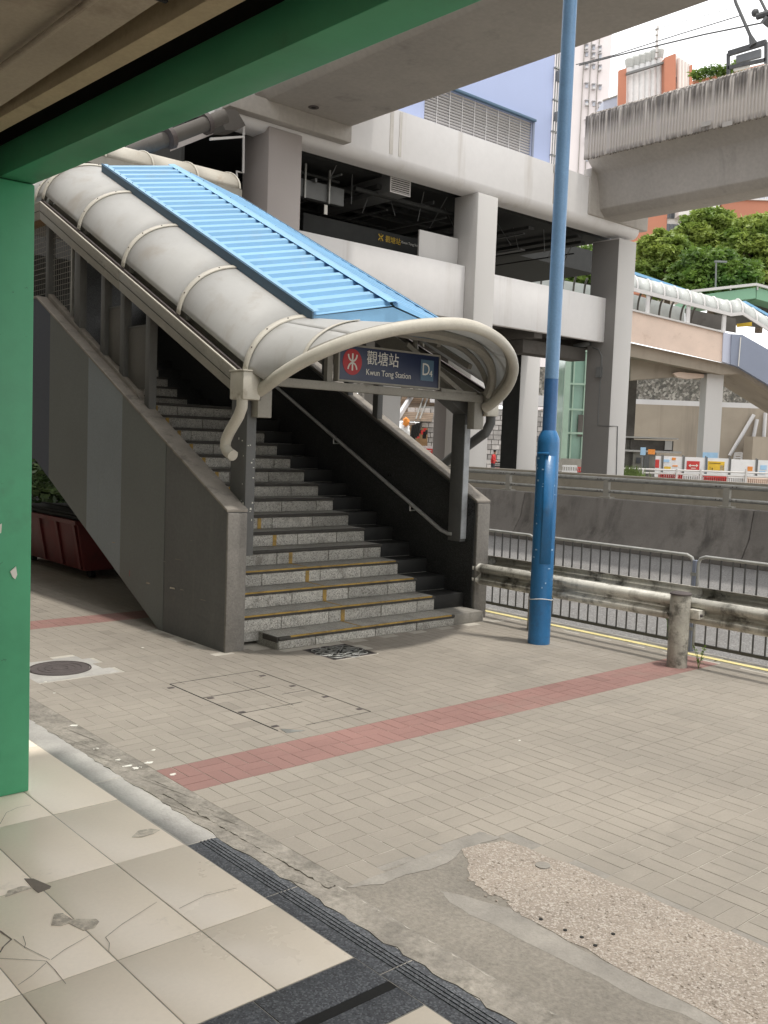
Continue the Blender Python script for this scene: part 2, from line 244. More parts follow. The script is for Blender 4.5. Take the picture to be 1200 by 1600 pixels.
# ------------------------------------------------------------------ builders
def tag(o, label=None, cat=None, group=None, kind=None):
    if label: o['label'] = label
    if cat: o['category'] = cat
    if group: o['group'] = group
    if kind: o['kind'] = kind
    return o
def thing(name, label, cat, loc=(0, 0, 0), group=None, rz=0):
    o = bpy.data.objects.new(name, None); COL.objects.link(o); o.location = loc; o.rotation_euler = (0, 0, rz); o.empty_display_size = .2
    return tag(o, label, cat, group)
def world_of(o):
    m = Matrix.LocRotScale(o.location, o.rotation_euler, o.scale)
    return world_of(o.parent)@m if o.parent else m
class MB:
    def __init__(s): s.v = []; s.f = []; s.mi = []; s.ms = []; s.cur = 0; s.tone = []; s.t = 1.
    def m(s, name):
        if name not in s.ms: s.ms.append(name)
        s.cur = s.ms.index(name); return s
    def add(s, vs, fs):
        n = len(s.v); s.v += [tuple(v) for v in vs]; s.f += [tuple(i+n for i in f) for f in fs]; s.mi += [s.cur]*len(fs); s.tone += [s.t]*len(fs); return s
    def box(s, x0, x1, y0, y1, z0, z1):
        v = [(x, y, z) for z in (z0, z1) for y in (y0, y1) for x in (x0, x1)]
        return s.add(v, [(0, 2, 3, 1), (4, 5, 7, 6), (0, 1, 5, 4), (2, 6, 7, 3), (0, 4, 6, 2), (1, 3, 7, 5)])
    def obox(s, c, ax, ay, az):     # centre and three half axes
        c, ax, ay, az = map(Vector, (c, ax, ay, az))
        v = [c+ax*i+ay*j+az*k for k in (-1, 1) for j in (-1, 1) for i in (-1, 1)]
        return s.add(v, [(0, 2, 3, 1), (4, 5, 7, 6), (0, 1, 5, 4), (2, 6, 7, 3), (0, 4, 6, 2), (1, 3, 7, 5)])
    def prism(s, poly, ext):
        poly = [Vector(p) for p in poly]; e = Vector(ext); n = len(poly)
        return s.add(poly+[p+e for p in poly], [tuple(range(n)), tuple(range(2*n-1, n-1, -1))]+[(i, i+n, (i+1) % n+n, (i+1) % n) for i in range(n)])
    def tube(s, path, r, n=10, caps=True, flat=1., closed=False):
        path = [Vector(p) for p in path]; rings = []; k = len(path); up = None
        rr = r if isinstance(r, (list, tuple)) else [r]*k
        for i, p in enumerate(path):
            a = path[i-1] if (i or closed) else p; b = path[(i+1) % k] if (i < k-1 or closed) else p
            t = (b-a).normalized()
            if up is None: up = Vector((0, 0, 1)) if abs(t.z) < .9 else Vector((1, 0, 0))
            sd = t.cross(up).normalized(); u2 = sd.cross(t).normalized(); up = u2
            rings.append([p+sd*math.cos(2*math.pi*j/n)*rr[i]+u2*math.sin(2*math.pi*j/n)*rr[i]*flat for j in range(n)])
        v = [q for rg in rings for q in rg]; f = []
        for i in range(k if closed else k-1):
            i2 = (i+1) % k
            for j in range(n): f.append((i*n+j, i*n+(j+1) % n, i2*n+(j+1) % n, i2*n+j))
        if caps and not closed: f += [tuple(range(n-1, -1, -1)), tuple((k-1)*n+j for j in range(n))]
        return s.add(v, f)
    def bar(s, a, b, w, h):         # rectangular bar from a to b, w horizontal, h vertical-ish
        a, b = Vector(a), Vector(b); t = (b-a).normalized(); up = Vector((0, 0, 1)) if abs(t.z) < .95 else Vector((0, 1, 0))
        sd = t.cross(up).normalized(); u = sd.cross(t)
        return s.obox((a+b)/2, t*(b-a).length/2, sd*w/2, u*h/2)
    def grid(s, rows, thick=None):
        n = len(rows[0]); v = [p for r in rows for p in r]
        f = [(i*n+j, i*n+j+1, (i+1)*n+j+1, (i+1)*n+j) for i in range(len(rows)-1) for j in range(n-1)]
        return s.add(v, f)
    def ball(s, c, r, seg=12, rings=8, sc=(1, 1, 1)):
        c = Vector(c); v = [c+Vector((0, 0, r*sc[2]))]; f = []
        for i in range(1, rings):
            for j in range(seg):
                a, b = math.pi*i/rings, 2*math.pi*j/seg
                v.append(c+Vector((r*sc[0]*math.sin(a)*math.cos(b), r*sc[1]*math.sin(a)*math.sin(b), r*sc[2]*math.cos(a))))
        v.append(c-Vector((0, 0, r*sc[2]))); L_ = len(v)-1
        for j in range(seg): f.append((0, 1+j, 1+(j+1) % seg)); f.append((L_, L_-seg+(j+1) % seg, L_-seg+j))
        for i in range(rings-2):
            for j in range(seg): a = 1+i*seg; f.append((a+j, a+seg+j, a+seg+(j+1) % seg, a+(j+1) % seg))
        return s.add(v, f)
    def build(s, name, matname=None, parent=None, bevel=0, smooth=True, solid=0, label=None, kind=None, ang=35, noisy=0):
        me = bpy.data.meshes.new(name)
        vv = s.v
        if parent is not None:
            inv = world_of(parent).inverted(); vv = [inv@Vector(p) for p in vv]
        me.from_pydata([tuple(p) for p in vv], [], s.f)
        mats = s.ms if s.ms else [matname]
        if matname and not s.ms: me.materials.append(M[matname])
        else:
            for k in mats: me.materials.append(M[k])
            me.polygons.foreach_set('material_index', s.mi)
        if any(t != 1. for t in s.tone):
            at = me.color_attributes.new('tone', 'FLOAT_COLOR', 'CORNER'); arr = []
            for t, f in zip(s.tone, s.f): arr += [t, t, t, 1]*len(f)
            at.data.foreach_set('color', arr)
        me.validate()
        bm = bmesh.new(); bm.from_mesh(me)
        if not solid and len(bm.faces) < 60000: bmesh.ops.recalc_face_normals(bm, faces=bm.faces)
        if bevel: bmesh.ops.bevel(bm, geom=[e for e in bm.edges if len(e.link_faces) == 2 and e.calc_face_angle(0) > .5], offset=bevel, segments=2, profile=.5, affect='EDGES', clamp_overlap=True)
        if noisy:
            for v in bm.verts: v.co += Vector((random.uniform(-1, 1), random.uniform(-1, 1), random.uniform(-1, 1)))*noisy
        bm.to_mesh(me); bm.free()
        if smooth:
            me.polygons.foreach_set('use_smooth', [True]*len(me.polygons)); me.set_sharp_from_angle(angle=R(ang))
        o = bpy.data.objects.new(name, me); COL.objects.link(o); o.parent = parent
        if solid:
            md = o.modifiers.new('thick', 'SOLIDIFY'); md.thickness = solid; md.offset = 0
        if label: o['label'] = label
        if kind: o['kind'] = kind
        return o
def place(src, name, loc, parent, rot=(0, 0, 0), scale=(1, 1, 1)):   # another piece sharing the mesh
    o = bpy.data.objects.new(name, src); COL.objects.link(o); o.parent = parent; o.location = loc; o.rotation_euler = rot; o.scale = scale
    return o
def text(body, size, matname, parent, name, origin, xdir, ydir, align='LEFT', ext=.002, bold=0, sx=1.):
    cu = bpy.data.curves.new(name, 'FONT'); cu.body = body; cu.size = size; cu.extrude = ext; cu.align_x = align; cu.align_y = 'CENTER'; cu.offset = bold
    cu.resolution_u = 3
    o = bpy.data.objects.new('tmp', cu); COL.objects.link(o)
    dg = bpy.context.evaluated_depsgraph_get(); me = bpy.data.meshes.new_from_object(o.evaluated_get(dg)); bpy.data.objects.remove(o)
    x, y = Vector(xdir).normalized()*sx, Vector(ydir).normalized(); z = x.cross(y).normalized(); og = Vector(origin)
    inv = world_of(parent).inverted() if parent else Matrix.Identity(4)
    for v in me.vertices: v.co = inv@(og+x*v.co.x+y*v.co.y+z*v.co.z)
    me.materials.clear(); me.materials.append(M[matname]); me.name = name
    r = bpy.data.objects.new(name, me); COL.objects.link(r); r.parent = parent; return r
def struct(o): o['kind'] = 'structure'; return o
FWV, RTV = Vector(FWH), Vector(RTH)
def slab_f(mb, px, dist, depth):     # upright wall-like body seen face-on at a given distance
    return mb.prism([onF(x, y, dist) for x, y in px], FWV*depth)
# ================================================================== GROUND
XC = 5.868                                  # centre line of stair and canopy
mb = MB(); mb.box(-30, 7.66, -30, 40, -.3, -.0022); struct(mb.build('pavement', 'sand', None, smooth=False))
pav = bpy.data.objects['pavement']
mb = MB(); mb.add([(7.9, -60, -.13), (15.7, -60, -.13), (15.7, 120, -.13), (7.9, 120, -.13)], [(0, 1, 2, 3)]); struct(mb.build('road', 'road'))
mb = MB(); mb.add([(-700, -700, -.16), (700, -700, -.16), (700, 700, -.16), (-700, 700, -.16)], [(0, 1, 2, 3)]); struct(mb.build('ground', 'ground'))
kb = thing('kerb', 'grey concrete kerb between brick pavement and the road, carrying the yellow line', 'kerb', (7.8, 0, 0))
for i, y in enumerate(np.arange(-4, 30, .915)):
    MB().box(7.663, 7.93, y, y+.908, -.25, .002+random.uniform(0, .002)).build('kerb_stone', 'kerb', kb, bevel=.012)
mb = MB(); mb.box(7.70, 7.775, -4, 29.9, .004, .008); mb.build('yellow_line', 'yellow', kb)
# ------------- basket-weave pavers: nearest ones are pieces, the rest one joined part
MOD = .188; GAP = .0038
def paver_mesh(name, lx, ly, matname):
    b = .0012; z = 0.; v = []
    for (hx, hy, zz) in ((lx/2, ly/2, -.03), (lx/2, ly/2, z-b), (lx/2-b, ly/2-b, z)):
        v += [(-hx, -hy, zz), (hx, -hy, zz), (hx, hy, zz), (-hx, hy, zz)]
    f = [(8, 9, 10, 11)]
    for k in (0, 4): f += [(k+i, k+(i+1) % 4, k+4+(i+1) % 4, k+4+i) for i in range(4)]
    me = bpy.data.meshes.new(name); me.from_pydata(v, [], f); me.materials.append(M[matname]); return me, v, f
PM = {(o, c): paver_mesh('paver', *((MOD-GAP, MOD/2-GAP) if o == 0 else (MOD/2-GAP, MOD-GAP)), c) for o in (0, 1) for c in ('paver', 'paver_r')}
def in_hole(x, y):
    if x < 2.40 or x > 7.62: return True
    if x < 3.31 and y < 2.90: return True
    if 4.66 < x < 7.47 and y > 6.52 and y < 8: return True
    if 4.22 < x < 7.5 and y > 6.74 and y < 7.9: return True
    if abs(x-2.93) < .33 and abs(y-6.96) < .33: return True
    if abs(x-5.11) < .25 and abs(y-6.28) < .24: return True
    return False
cells = []
nx0, ny0 = int(2.2/MOD), -10
for ix in range(nx0, int(7.7/MOD)+2):
    for iy in range(ny0, int(16/MOD)):
        x0, y0 = ix*MOD, iy*MOD+.02
        if (x0 > 4.4 and y0 > 13) : continue
        horiz = (ix+iy) % 2
        if x0 > 3.3 and y0 < 3.6 and random.random() < .5: horiz = 0   # relaid part
        for k in (0, 1):
            cx, cy = (x0+MOD/2, y0+MOD/4+k*MOD/2) if horiz else (x0+MOD/4+k*MOD/2, y0+MOD/2)
            if in_hole(cx, cy): continue
            red = iy in (22, 23) or (iy in (45, 46) and cx < 6)
            cells.append((math.hypot(cx, cy), cx, cy, 0 if horiz else 1, red))
cells.sort()
bulk = MB()
nsing = 0
for d, cx, cy, o, red in cells:
    zz = random.uniform(-.0004, .0006); rot = random.gauss(0, .006)
    # only pieces inside the photograph count as singles
    c = Matrix(((_r3[0], _r3[1], _r3[2]), (-_u3[0], -_u3[1], -_u3[2]), (_f2[0], _f2[1], _f2[2])))@Vector((cx, cy, -EYE))
    px, py = (600+F_PX*c.x/c.z, 800+F_PX*c.y/c.z) if c.z > .1 else (-1, -1)
    if nsing < 300 and 0 < px < 1200 and 0 < py < 1600:
        me = PM[(o, 'paver_r' if red else 'paver')][0]; q = place(me, 'paver', (cx, cy, zz), pav, (random.gauss(0, .003), random.gauss(0, .003), rot)); nsing += 1
    else:
        _, v, f = PM[(o, 'paver')]; bulk.m('paver_rt' if red else 'paver_t'); bulk.t = random.uniform(.96, 1.04) if random.random() > .015 else .86
        cr_, sr_ = math.cos(rot), math.sin(rot); bulk.add([(cx+a*cr_-b*sr_, cy+a*sr_+b*cr_, zz+c_) for a, b, c_ in v], f)
bulk.build('paver', None, pav, smooth=False, kind='stuff')
# ------------- arcade floor
af = MB(); af.box(-12, 2.262, -12, 16, -.28, -.006); af = struct(af.build('arcade_floor', 'grout', smooth=False))
xl = [2.10-.327*i for i in range(0, 9)]; yl = [5.95, 5.28, 4.63-.36, 3.617, 2.925, 2.445]
ylow = [2.085, 1.42, .76, .1]
def tileset(xs, ys, parent, h=.010):
    for i in range(len(xs)-1):
        for j in range(len(ys)-1):
            g = .0022; tl = random.gauss(0, .0006)
            MB().box(xs[i+1]+g, xs[i]-g, ys[j+1]+g, ys[j]-g, -.012, tl).build('floor_tile', 'tile', parent, bevel=.0015)
tileset(xl, [8.6, 7.9, 7.25, 6.6]+yl, af); tileset(xl, ylow, af)
# cracks in the tiles: thin dark broken slivers standing just proud
crk = MB()
def crack(pts, wd=.0011):
    P = [onZ(x, y, 0) for x, y in pts]
    for a, b in zip(P, P[1:]):
        t = (b-a); n = Vector((-t.y, t.x, 0)).normalized()*wd
        crk.add([a+n+Vector((0, 0, .0016)), a-n+Vector((0, 0, .0016)), b-n*.7+Vector((0, 0, .0016)), b+n*.7+Vector((0, 0, .0016))], [(0, 1, 2, 3)])
crack([(0, 1288), (10, 1270), (28, 1262), (48, 1258)]); crack([(22, 1468), (38, 1480), (58, 1490), (78, 1500)]); crack([(80, 1500), (100, 1485), (140, 1462)])
crack([(165, 1465), (190, 1445), (245, 1410)]); crack([(165, 1465), (171, 1474), (170, 1486)]); crack([(0, 1498), (40, 1500), (72, 1502), (85, 1515), (103, 1538)])
crack([(280, 1420), (320, 1400), (370, 1388)]); crack([(0, 1455), (18, 1468), (5, 1480), (0, 1489)], .003); crack([(36, 1463), (40, 1475), (38, 1482)]); crack([(72, 1505), (50, 1525), (28, 1540)])
crk.build('crack', 'grout', af, smooth=False)
for pts in ([(206, 1308), (216, 1298), (235, 1295), (250, 1297), (240, 1303), (222, 1308)], [(80, 1446), (85, 1428), (98, 1427), (112, 1436), (150, 1436), (155, 1440), (148, 1450), (130, 1454), (108, 1443), (95, 1447)],
            [(8, 1402), (12, 1392), (33, 1385), (55, 1386), (30, 1394)]):
    MB().prism([onZ(x, y, .0004) for x, y in pts], (0, 0, .001)).build('scuff', 'scuffm', af, smooth=False)
MB().prism([onZ(x, y, -.002) for x, y in [(38, 1374), (52, 1374), (80, 1386), (78, 1389), (60, 1396), (50, 1388)]], (0, 0, .004)).build('broken_corner', 'grout', af, smooth=False)
bs = thing('threshold_strip', 'black grooved stone strip edging the cream arcade tiles beside the pavement', 'threshold', (2.18, 3, 0))
for y0, y1 in ((3.60, 3.0), (2.995, 2.31), (2.305, 1.62), (1.615, .95), (.945, .2)):
    s_ = MB(); s_.box(2.104, 2.262, y1, y0, -.03, -.0015)
    for k in range(4): s_.box(2.165+k*.018, 2.173+k*.018, y1+.002, y0-.002, -.002, .0022)
    s_.build('threshold_stone', 'blackstone', bs)
for (x0, x1, y0, y1) in ((1.68, 2.100, 2.262, 2.44), (1.30, 2.100, 2.09, 2.215), (.9, 1.676, 2.262, 2.44), (.3, .896, 2.262, 2.44), (.3, 1.296, 2.09, 2.215)):
    MB().box(x0, x1, y0, y1, -.03, .0005).build('threshold_stone', 'blackstone', bs, bevel=.002)
MB().box(.3, 2.1, 2.2165, 2.2605, -.03, -.001).build('slot_cover', 'nearblack', bs)
# pale worn kerb further along and crumbling mortar strip
def ragged(name, pts0, pts1, z, matname, parent, jit=.02, n=60, zj=.006):
    """strip between two poly-lines with broken edges"""
    def samp(P, t):
        k = t*(len(P)-1); i = min(int(k), len(P)-2); return Vector(P[i]).lerp(Vector(P[i+1]), k-i)
    rows = []
    for i in range(n+1):
        a, b = samp(pts0, i/n), samp(pts1, i/n); a = a+Vector((random.uniform(-1, 1)*jit, 0, 0)); b = b+Vector((random.uniform(-1, 1)*jit, 0, 0))
        rows.append([Vector((a.x, a.y, z-.02))]+[Vector((a.lerp(b, u).x, a.lerp(b, u).y, z+random.uniform(-zj, zj))) for u in (0, .25, .5, .75, 1)]+[Vector((b.x, b.y, z-.02))])
    return MB().grid(rows).build(name, matname, parent, smooth=True, ang=60)
mk = thing('worn_kerb_strip', 'worn pale concrete strip between the cream tiles and the mortar edge', 'kerb strip', (2.2, 4.5, 0))
MB().box(2.104, 2.262, 3.605, 4.55, -.03, -.001).build('concrete_block', 'palemortar', mk, bevel=.006)
MB().box(2.104, 2.262, 4.555, 8.6, -.03, .000).build('concrete_block', 'palemortar', mk, bevel=.006)
st = thing('mortar_strip', 'crumbling uneven mortar strip between the threshold and the pavers', 'mortar strip', (2.33, 4, 0))
ragged('mortar', [(2.255, 1, 0), (2.258, 8.5, 0)], [(2.40, 1, 0), (2.39, 3, 0), (2.41, 5, 0), (2.39, 8.5, 0)], .0012, 'mortar', st, .012, 150, .0022)
ragged('mortar_ridge', [(2.345, 2.9, 0), (2.31, 4.2, 0)], [(2.375, 2.9, 0), (2.35, 4.2, 0)], .005, 'mortar', st, .006, 60, .003)
cp = thing('concrete_patch', 'rough concrete repair patch with exposed pebbles cut into the brick pavement', 'repair patch', (2.9, 2.2, 0))
MB().box(2.40, 3.305, -.5, 2.895, -.03, -.0015).build('patch_slab', 'patch', cp)
MB().box(2.395, 3.41, -.5, 3.0, -.03, -.0018).build('cement_bed', 'slurry', cp)
MB().box(2.36, 2.452, 2.9, 9.2, -.03, -.0016).build('cement_bed', 'mortar', st)
def blob(poly, z, matname, name, jit=.012, sub=6, h=.006):
    P = []
    for a, b in zip(poly, poly[1:]+poly[:1]):
        a, b = Vector(a), Vector(b)
        for k in range(sub): q = Vector((a.x, a.y, 0)).lerp(Vector((b.x, b.y, 0)), k/sub); P.append(q+Vector((random.uniform(-1, 1)*jit, random.uniform(-1, 1)*jit, 0)))
    return MB().prism([(p.x, p.y, z) for p in P], (0, 0, h*.6)).build(name, matname, cp, smooth=False)
ag = [onZ(x, y) for x, y in [(722, 1325), (790, 1312), (1000, 1395), (1290, 1520), (1290, 1680), (1000, 1530), (835, 1440), (800, 1420), (790, 1404), (760, 1395), (735, 1372), (728, 1345)]]
blob([(p.x, p.y) for p in ag], -.003, 'aggregate', 'exposed_aggregate')
sl1 = [onZ(x, y) for x, y in [(540, 1388), (752, 1300), (782, 1309), (722, 1328), (700, 1350), (640, 1366), (600, 1380)]]
blob([(p.x, p.y) for p in sl1], -.0026, 'slurry', 'cement_smear', .008)
sl2 = [onZ(x, y) for x, y in [(690, 1390), (800, 1420), (840, 1445), (1010, 1535), (1200, 1610), (1200, 1640), (1000, 1560), (820, 1470), (700, 1410)]]
blob([(p.x, p.y) for p in sl2], -.0035, 'slurry', 'cement_smear', .010, h=.0045)
cpt = onZ(848, 1353); MB().tube([cpt+Vector((0, 0, -.01)), cpt+Vector((0, 0, .005))], .033, 16).build('round_plug', 'slurry', cp)
stn = MB()
for k in range(240):
    while True:
        p = onZ(random.uniform(730, 1200), random.uniform(1315, 1600)); q = (p.x, p.y)
        if 2.80 < p.x < 3.28 and p.y < 2.8: break
    stn.ball((p.x, p.y, .001), random.uniform(.003, .007), 6, 4, (1, 1.2, .6))
stn.m('aggregate').build('pebble', None, cp, kind='stuff')
for x, y in [(845, 1437), (883, 1454), (909, 1465), (958, 1460), (930, 1478)]:
    p = onZ(x, y); MB().tube([p+Vector((0, 0, -.01)), p+Vector((0, 0, .0035))], .008, 8).build('dark_hole', 'nearblack', cp)
# gum spots / white splashes on the pavers
for i, (x, y, r) in enumerate([(812, 1157, .012), (115, 1134, .03), (150, 1170, .02), (186, 1187, .02), (200, 1197, .03), (213, 1200, .03), (232, 1192, .025), (270, 1210, .025), (240, 1172, .015), (223, 1012, .015), (85, 1083, .01), (71, 1065, .012)]):
    p = onZ(x, y); b = MB(); P = [(p.x+r*math.cos(a)*random.uniform(.5, 1.2), p.y+r*.7*math.sin(a)*random.uniform(.4, 1.2), -.001) for a in np.arange(0, 6.2, .5)]
    b.prism(P, (0, 0, .003)).build('paint_splash', 'signwhite', pav, smooth=False)
# manhole, drain grate, access cover
mh = thing('manhole_cover', 'round rusty brown manhole cover in a concrete square by the green pillar', 'manhole cover', (2.93, 6.96, 0))
MB().box(2.60, 3.26, 6.63, 7.29, -.03, -.001).build('surround', 'palemortar', mh, bevel=.004)
b = MB(); b.tube([(2.93, 6.96, -.02), (2.93, 6.96, .003)], .215, 40)
b.build('lid', 'iron', mh)
b = MB(); b.tube([(2.93+.225*math.cos(a), 6.96+.225*math.sin(a), .001) for a in np.linspace(0, 2*math.pi, 41)[:-1]], .006, 6, closed=True)
for rr in (.06, .11, .16): b.tube([(2.93+rr*math.cos(a), 6.96+rr*math.sin(a), .003) for a in np.linspace(0, 2*math.pi, 25)[:-1]], .004, 4, closed=True)
b.build('lid_ring', 'iron', mh)
dg_ = thing('drain_grate', 'ornate black drain grate with pale scroll pattern at the foot of the steps', 'drain grate', (5.11, 6.28, 0))
MB().box(4.875, 5.345, 6.06, 6.50, -.03, -.0018).build('grate_bed', 'nearblack', dg_)
b = MB()
for k in range(8):
    a0 = k*math.pi/4
    for rr, w_ in ((.20, .55), (.14, .45), (.085, .5)):
        b.tube([(5.11+rr*math.cos(a0+t)*(1+.25*math.cos(4*t)), 6.28+rr*.93*math.sin(a0+t)*(1+.25*math.cos(4*t)), .0) for t in np.linspace(-w_, w_, 9)], .0055, 5)
    b.bar((5.11+.03*math.cos(a0), 6.28+.03*math.sin(a0), 0), (5.11+.215*math.cos(a0), 6.28+.2*math.sin(a0), 0), .008, .008)
b.build('scroll_bars', 'galv', dg_)
b = MB()
for (x0, x1, y0, y1) in ((4.875, 5.345, 6.06, 6.075), (4.875, 5.345, 6.485, 6.50), (4.875, 4.89, 6.06, 6.5), (5.33, 5.345, 6.06, 6.5)): b.box(x0, x1, y0, y1, -.02, .002)
b.build('grate_frame', 'iron', dg_)
ac = thing('access_cover', 'large paver-filled access cover outlined by thin dark steel edges before the red band', 'access cover', (3.78, 5.4, 0))
b = MB()
for (x0, x1, y0, y1) in ((3.385, 3.391, 4.74, 6.10), (4.14, 4.145, 4.74, 6.10), (3.39, 4.14, 6.095, 6.10), (3.6, 4.14, 4.735, 4.739), (3.40, 3.9, 5.18, 5.184), (3.39, 3.95, 5.64, 5.645), (3.80, 3.804, 5.15, 5.9), (3.9, 4.1, 5.42, 5.424)): b.box(x0, x1, y0, y1, -.01, .0015)
b.build('cover_edge', 'nearblack', ac)
kk = MB().box(3.758, 3.802, 5.384, 5.416, -.01, .003).build('key_hole', 'iron', ac); kl = [onZ(x, y) for x, y in [(267, 1075), (329, 1091), (378, 1113), (430, 1135), (410, 1056), (457, 1072), (508, 1089), (562, 1108)]]
kk.location = kl[0]-ac.location
for p in kl[1:]: place(kk.data, 'key_hole', p-ac.location, ac)
MB().prism([onZ(x, y, .0) for x, y in [(437, 1139), (476, 1142), (448, 1146)]], (0, 0, .003)).build('corner_plate', 'galv', ac)
# ================================================================== STAIRCASE
SL, STP, TR, RI = .512, 15, .2868, .1487
XLo, XLi, XRi, XRo = 4.263, 4.447, 7.288, 7.467
stair = thing('station_staircase', 'grey granite flight of steps between sloping dark walls rising to the station', 'staircase', (XC, 6.6, 0))
def nose(n): return 6.596+TR*n, .110+RI*n
LY = nose(14)[0]; LZ = nose(14)[1]; L2 = 12.1       # landing
def wtop(y, z0=1.19, y0=6.78):
    ya = min(y, 10.9); yb = max(y, 12.35); return z0+SL*(ya-y0)+SL*(yb-12.35)
def side_wall(name, x0, x1, z0, outer, top_mat='coping'):
    bands = [(6.78, 7.88, 'wallgrey')]
    w_ = MB()
    ys = [6.77, 7.88, 10.9, 12.35, 13.8]
    tops = [wtop(y, z0) for y in ys]; bots = [-.1, 0-.02, .49*(10.9-7.9), .49*(10.9-7.9)+.05, .49*(10.9-7.9)+.05+.5*(13.8-12.35)]
    for i in range(4):
        P = [(x0, ys[i], bots[i]), (x0, ys[i+1], bots[i+1]), (x0, ys[i+1], tops[i+1]), (x0, ys[i], tops[i])]
        w_.prism(P, (x1-x0, 0, 0))
    return w_.build(name, 'wallgrey', stair, bevel=0, smooth=False)
side_wall('side_wall', XLo, XLi, 1.185, True)
side_wall('side_wall', XRi, XRo, 1.22, False)
# painted fields on the outer face of the left wall
edges = []
for px, py in [(257, 850), (190, 750), (137, 700), (78, 600)]: edges.append(onX(px, py, XLo).y)
ed = edges+[12.2]
for i, mname in enumerate(('wallgreen', 'wallpale', 'wallgreen', 'wallblue')):
    a, b_ = ed[i], ed[i+1]; P = []
    lo = lambda y: max(.0, .49*(min(y, 10.9)-7.9))+.0
    pts = [a]+([7.9] if a < 7.9 < b_ else [])+[b_]
    P = [(XLo-.004, y, lo(y)+.004) for y in pts]+[(XLo-.004, y, wtop(y, 1.185)-.004) for y in (b_, a)]
    if b_ > 10.9: P = [(XLo-.004, a, lo(a)), (XLo-.004, 10.9, lo(10.9)), (XLo-.004, b_, lo(b_)), (XLo-.004, b_, wtop(b_, 1.185)), (XLo-.004, 10.9, wtop(10.9, 1.185)), (XLo-.004, a, wtop(a, 1.185))]
    MB().prism(P, (.0025, 0, 0)).build('painted_field', mname, stair, smooth=False)
random.seed(4)
for (x, y, L_, h_, m_) in ((281, 875, .16, .005, 'coping'), (258, 878, .05, .004, 'coping'), (270, 920, .10, .012, 'rust'), (285, 922, .07, .006, 'coping'), (232, 912, .08, .010, 'rust'), (178, 848, .07, .006, 'rust'), (203, 900, .012, .05, 'redscuff'), (318, 938, .09, .006, 'coping'), (300, 845, .04, .003, 'coping')):
    p = onX(x, y, XLo); MB().prism([(XLo-.0046, p.y-L_/2, p.z+.02*L_), (XLo-.0046, p.y+L_/2, p.z-.003), (XLo-.0046, p.y+L_*.4, p.z+h_), (XLo-.0046, p.y-L_*.35, p.z+h_*1.3)], (.0004, 0, 0)).build('scuff_mark', m_, stair, smooth=False)
# copings
for (x0, x1, z0) in ((XLo-.012, XLi+.012, 1.185), (XRi-.012, XRo+.012, 1.22)):
    ys = [6.76, 10.9, 12.35, 13.7]
    for i in range(3):
        a, b_ = ys[i], ys[i+1]; za, zb = wtop(a, z0), wtop(b_, z0)
        MB().prism([(x0, a, za+.001), (x0, b_, zb+.001), (x0, b_, zb+.03), (x0, a, za+.03)], (x1-x0, 0, 0)).build('coping', 'coping', stair, bevel=.008)
# worn concrete newel faces
MB().box(XLo-.003, XLi+.003, 6.752, 6.782, -.02, 1.172).build('wall_end', 'newel', stair, bevel=.01)
MB().box(XRi-.003, XRo+.003, 6.752, 6.782, -.02, 1.207).build('wall_end', 'newel', stair, bevel=.01)
# raised inner kerbs on the left wall top
for a, b_ in ((8.55, 10.85),):
    za, zb = wtop(a, 1.185), wtop(b_, 1.185)
    MB().prism([(XLi-.075, a, za+.025), (XLi-.075, b_, zb+.025), (XLi-.075, b_, zb+.09), (XLi-.075, a+.1, za+.12)], (.07, 0, 0)).build('raised_kerb', 'coping', stair, bevel=.006)
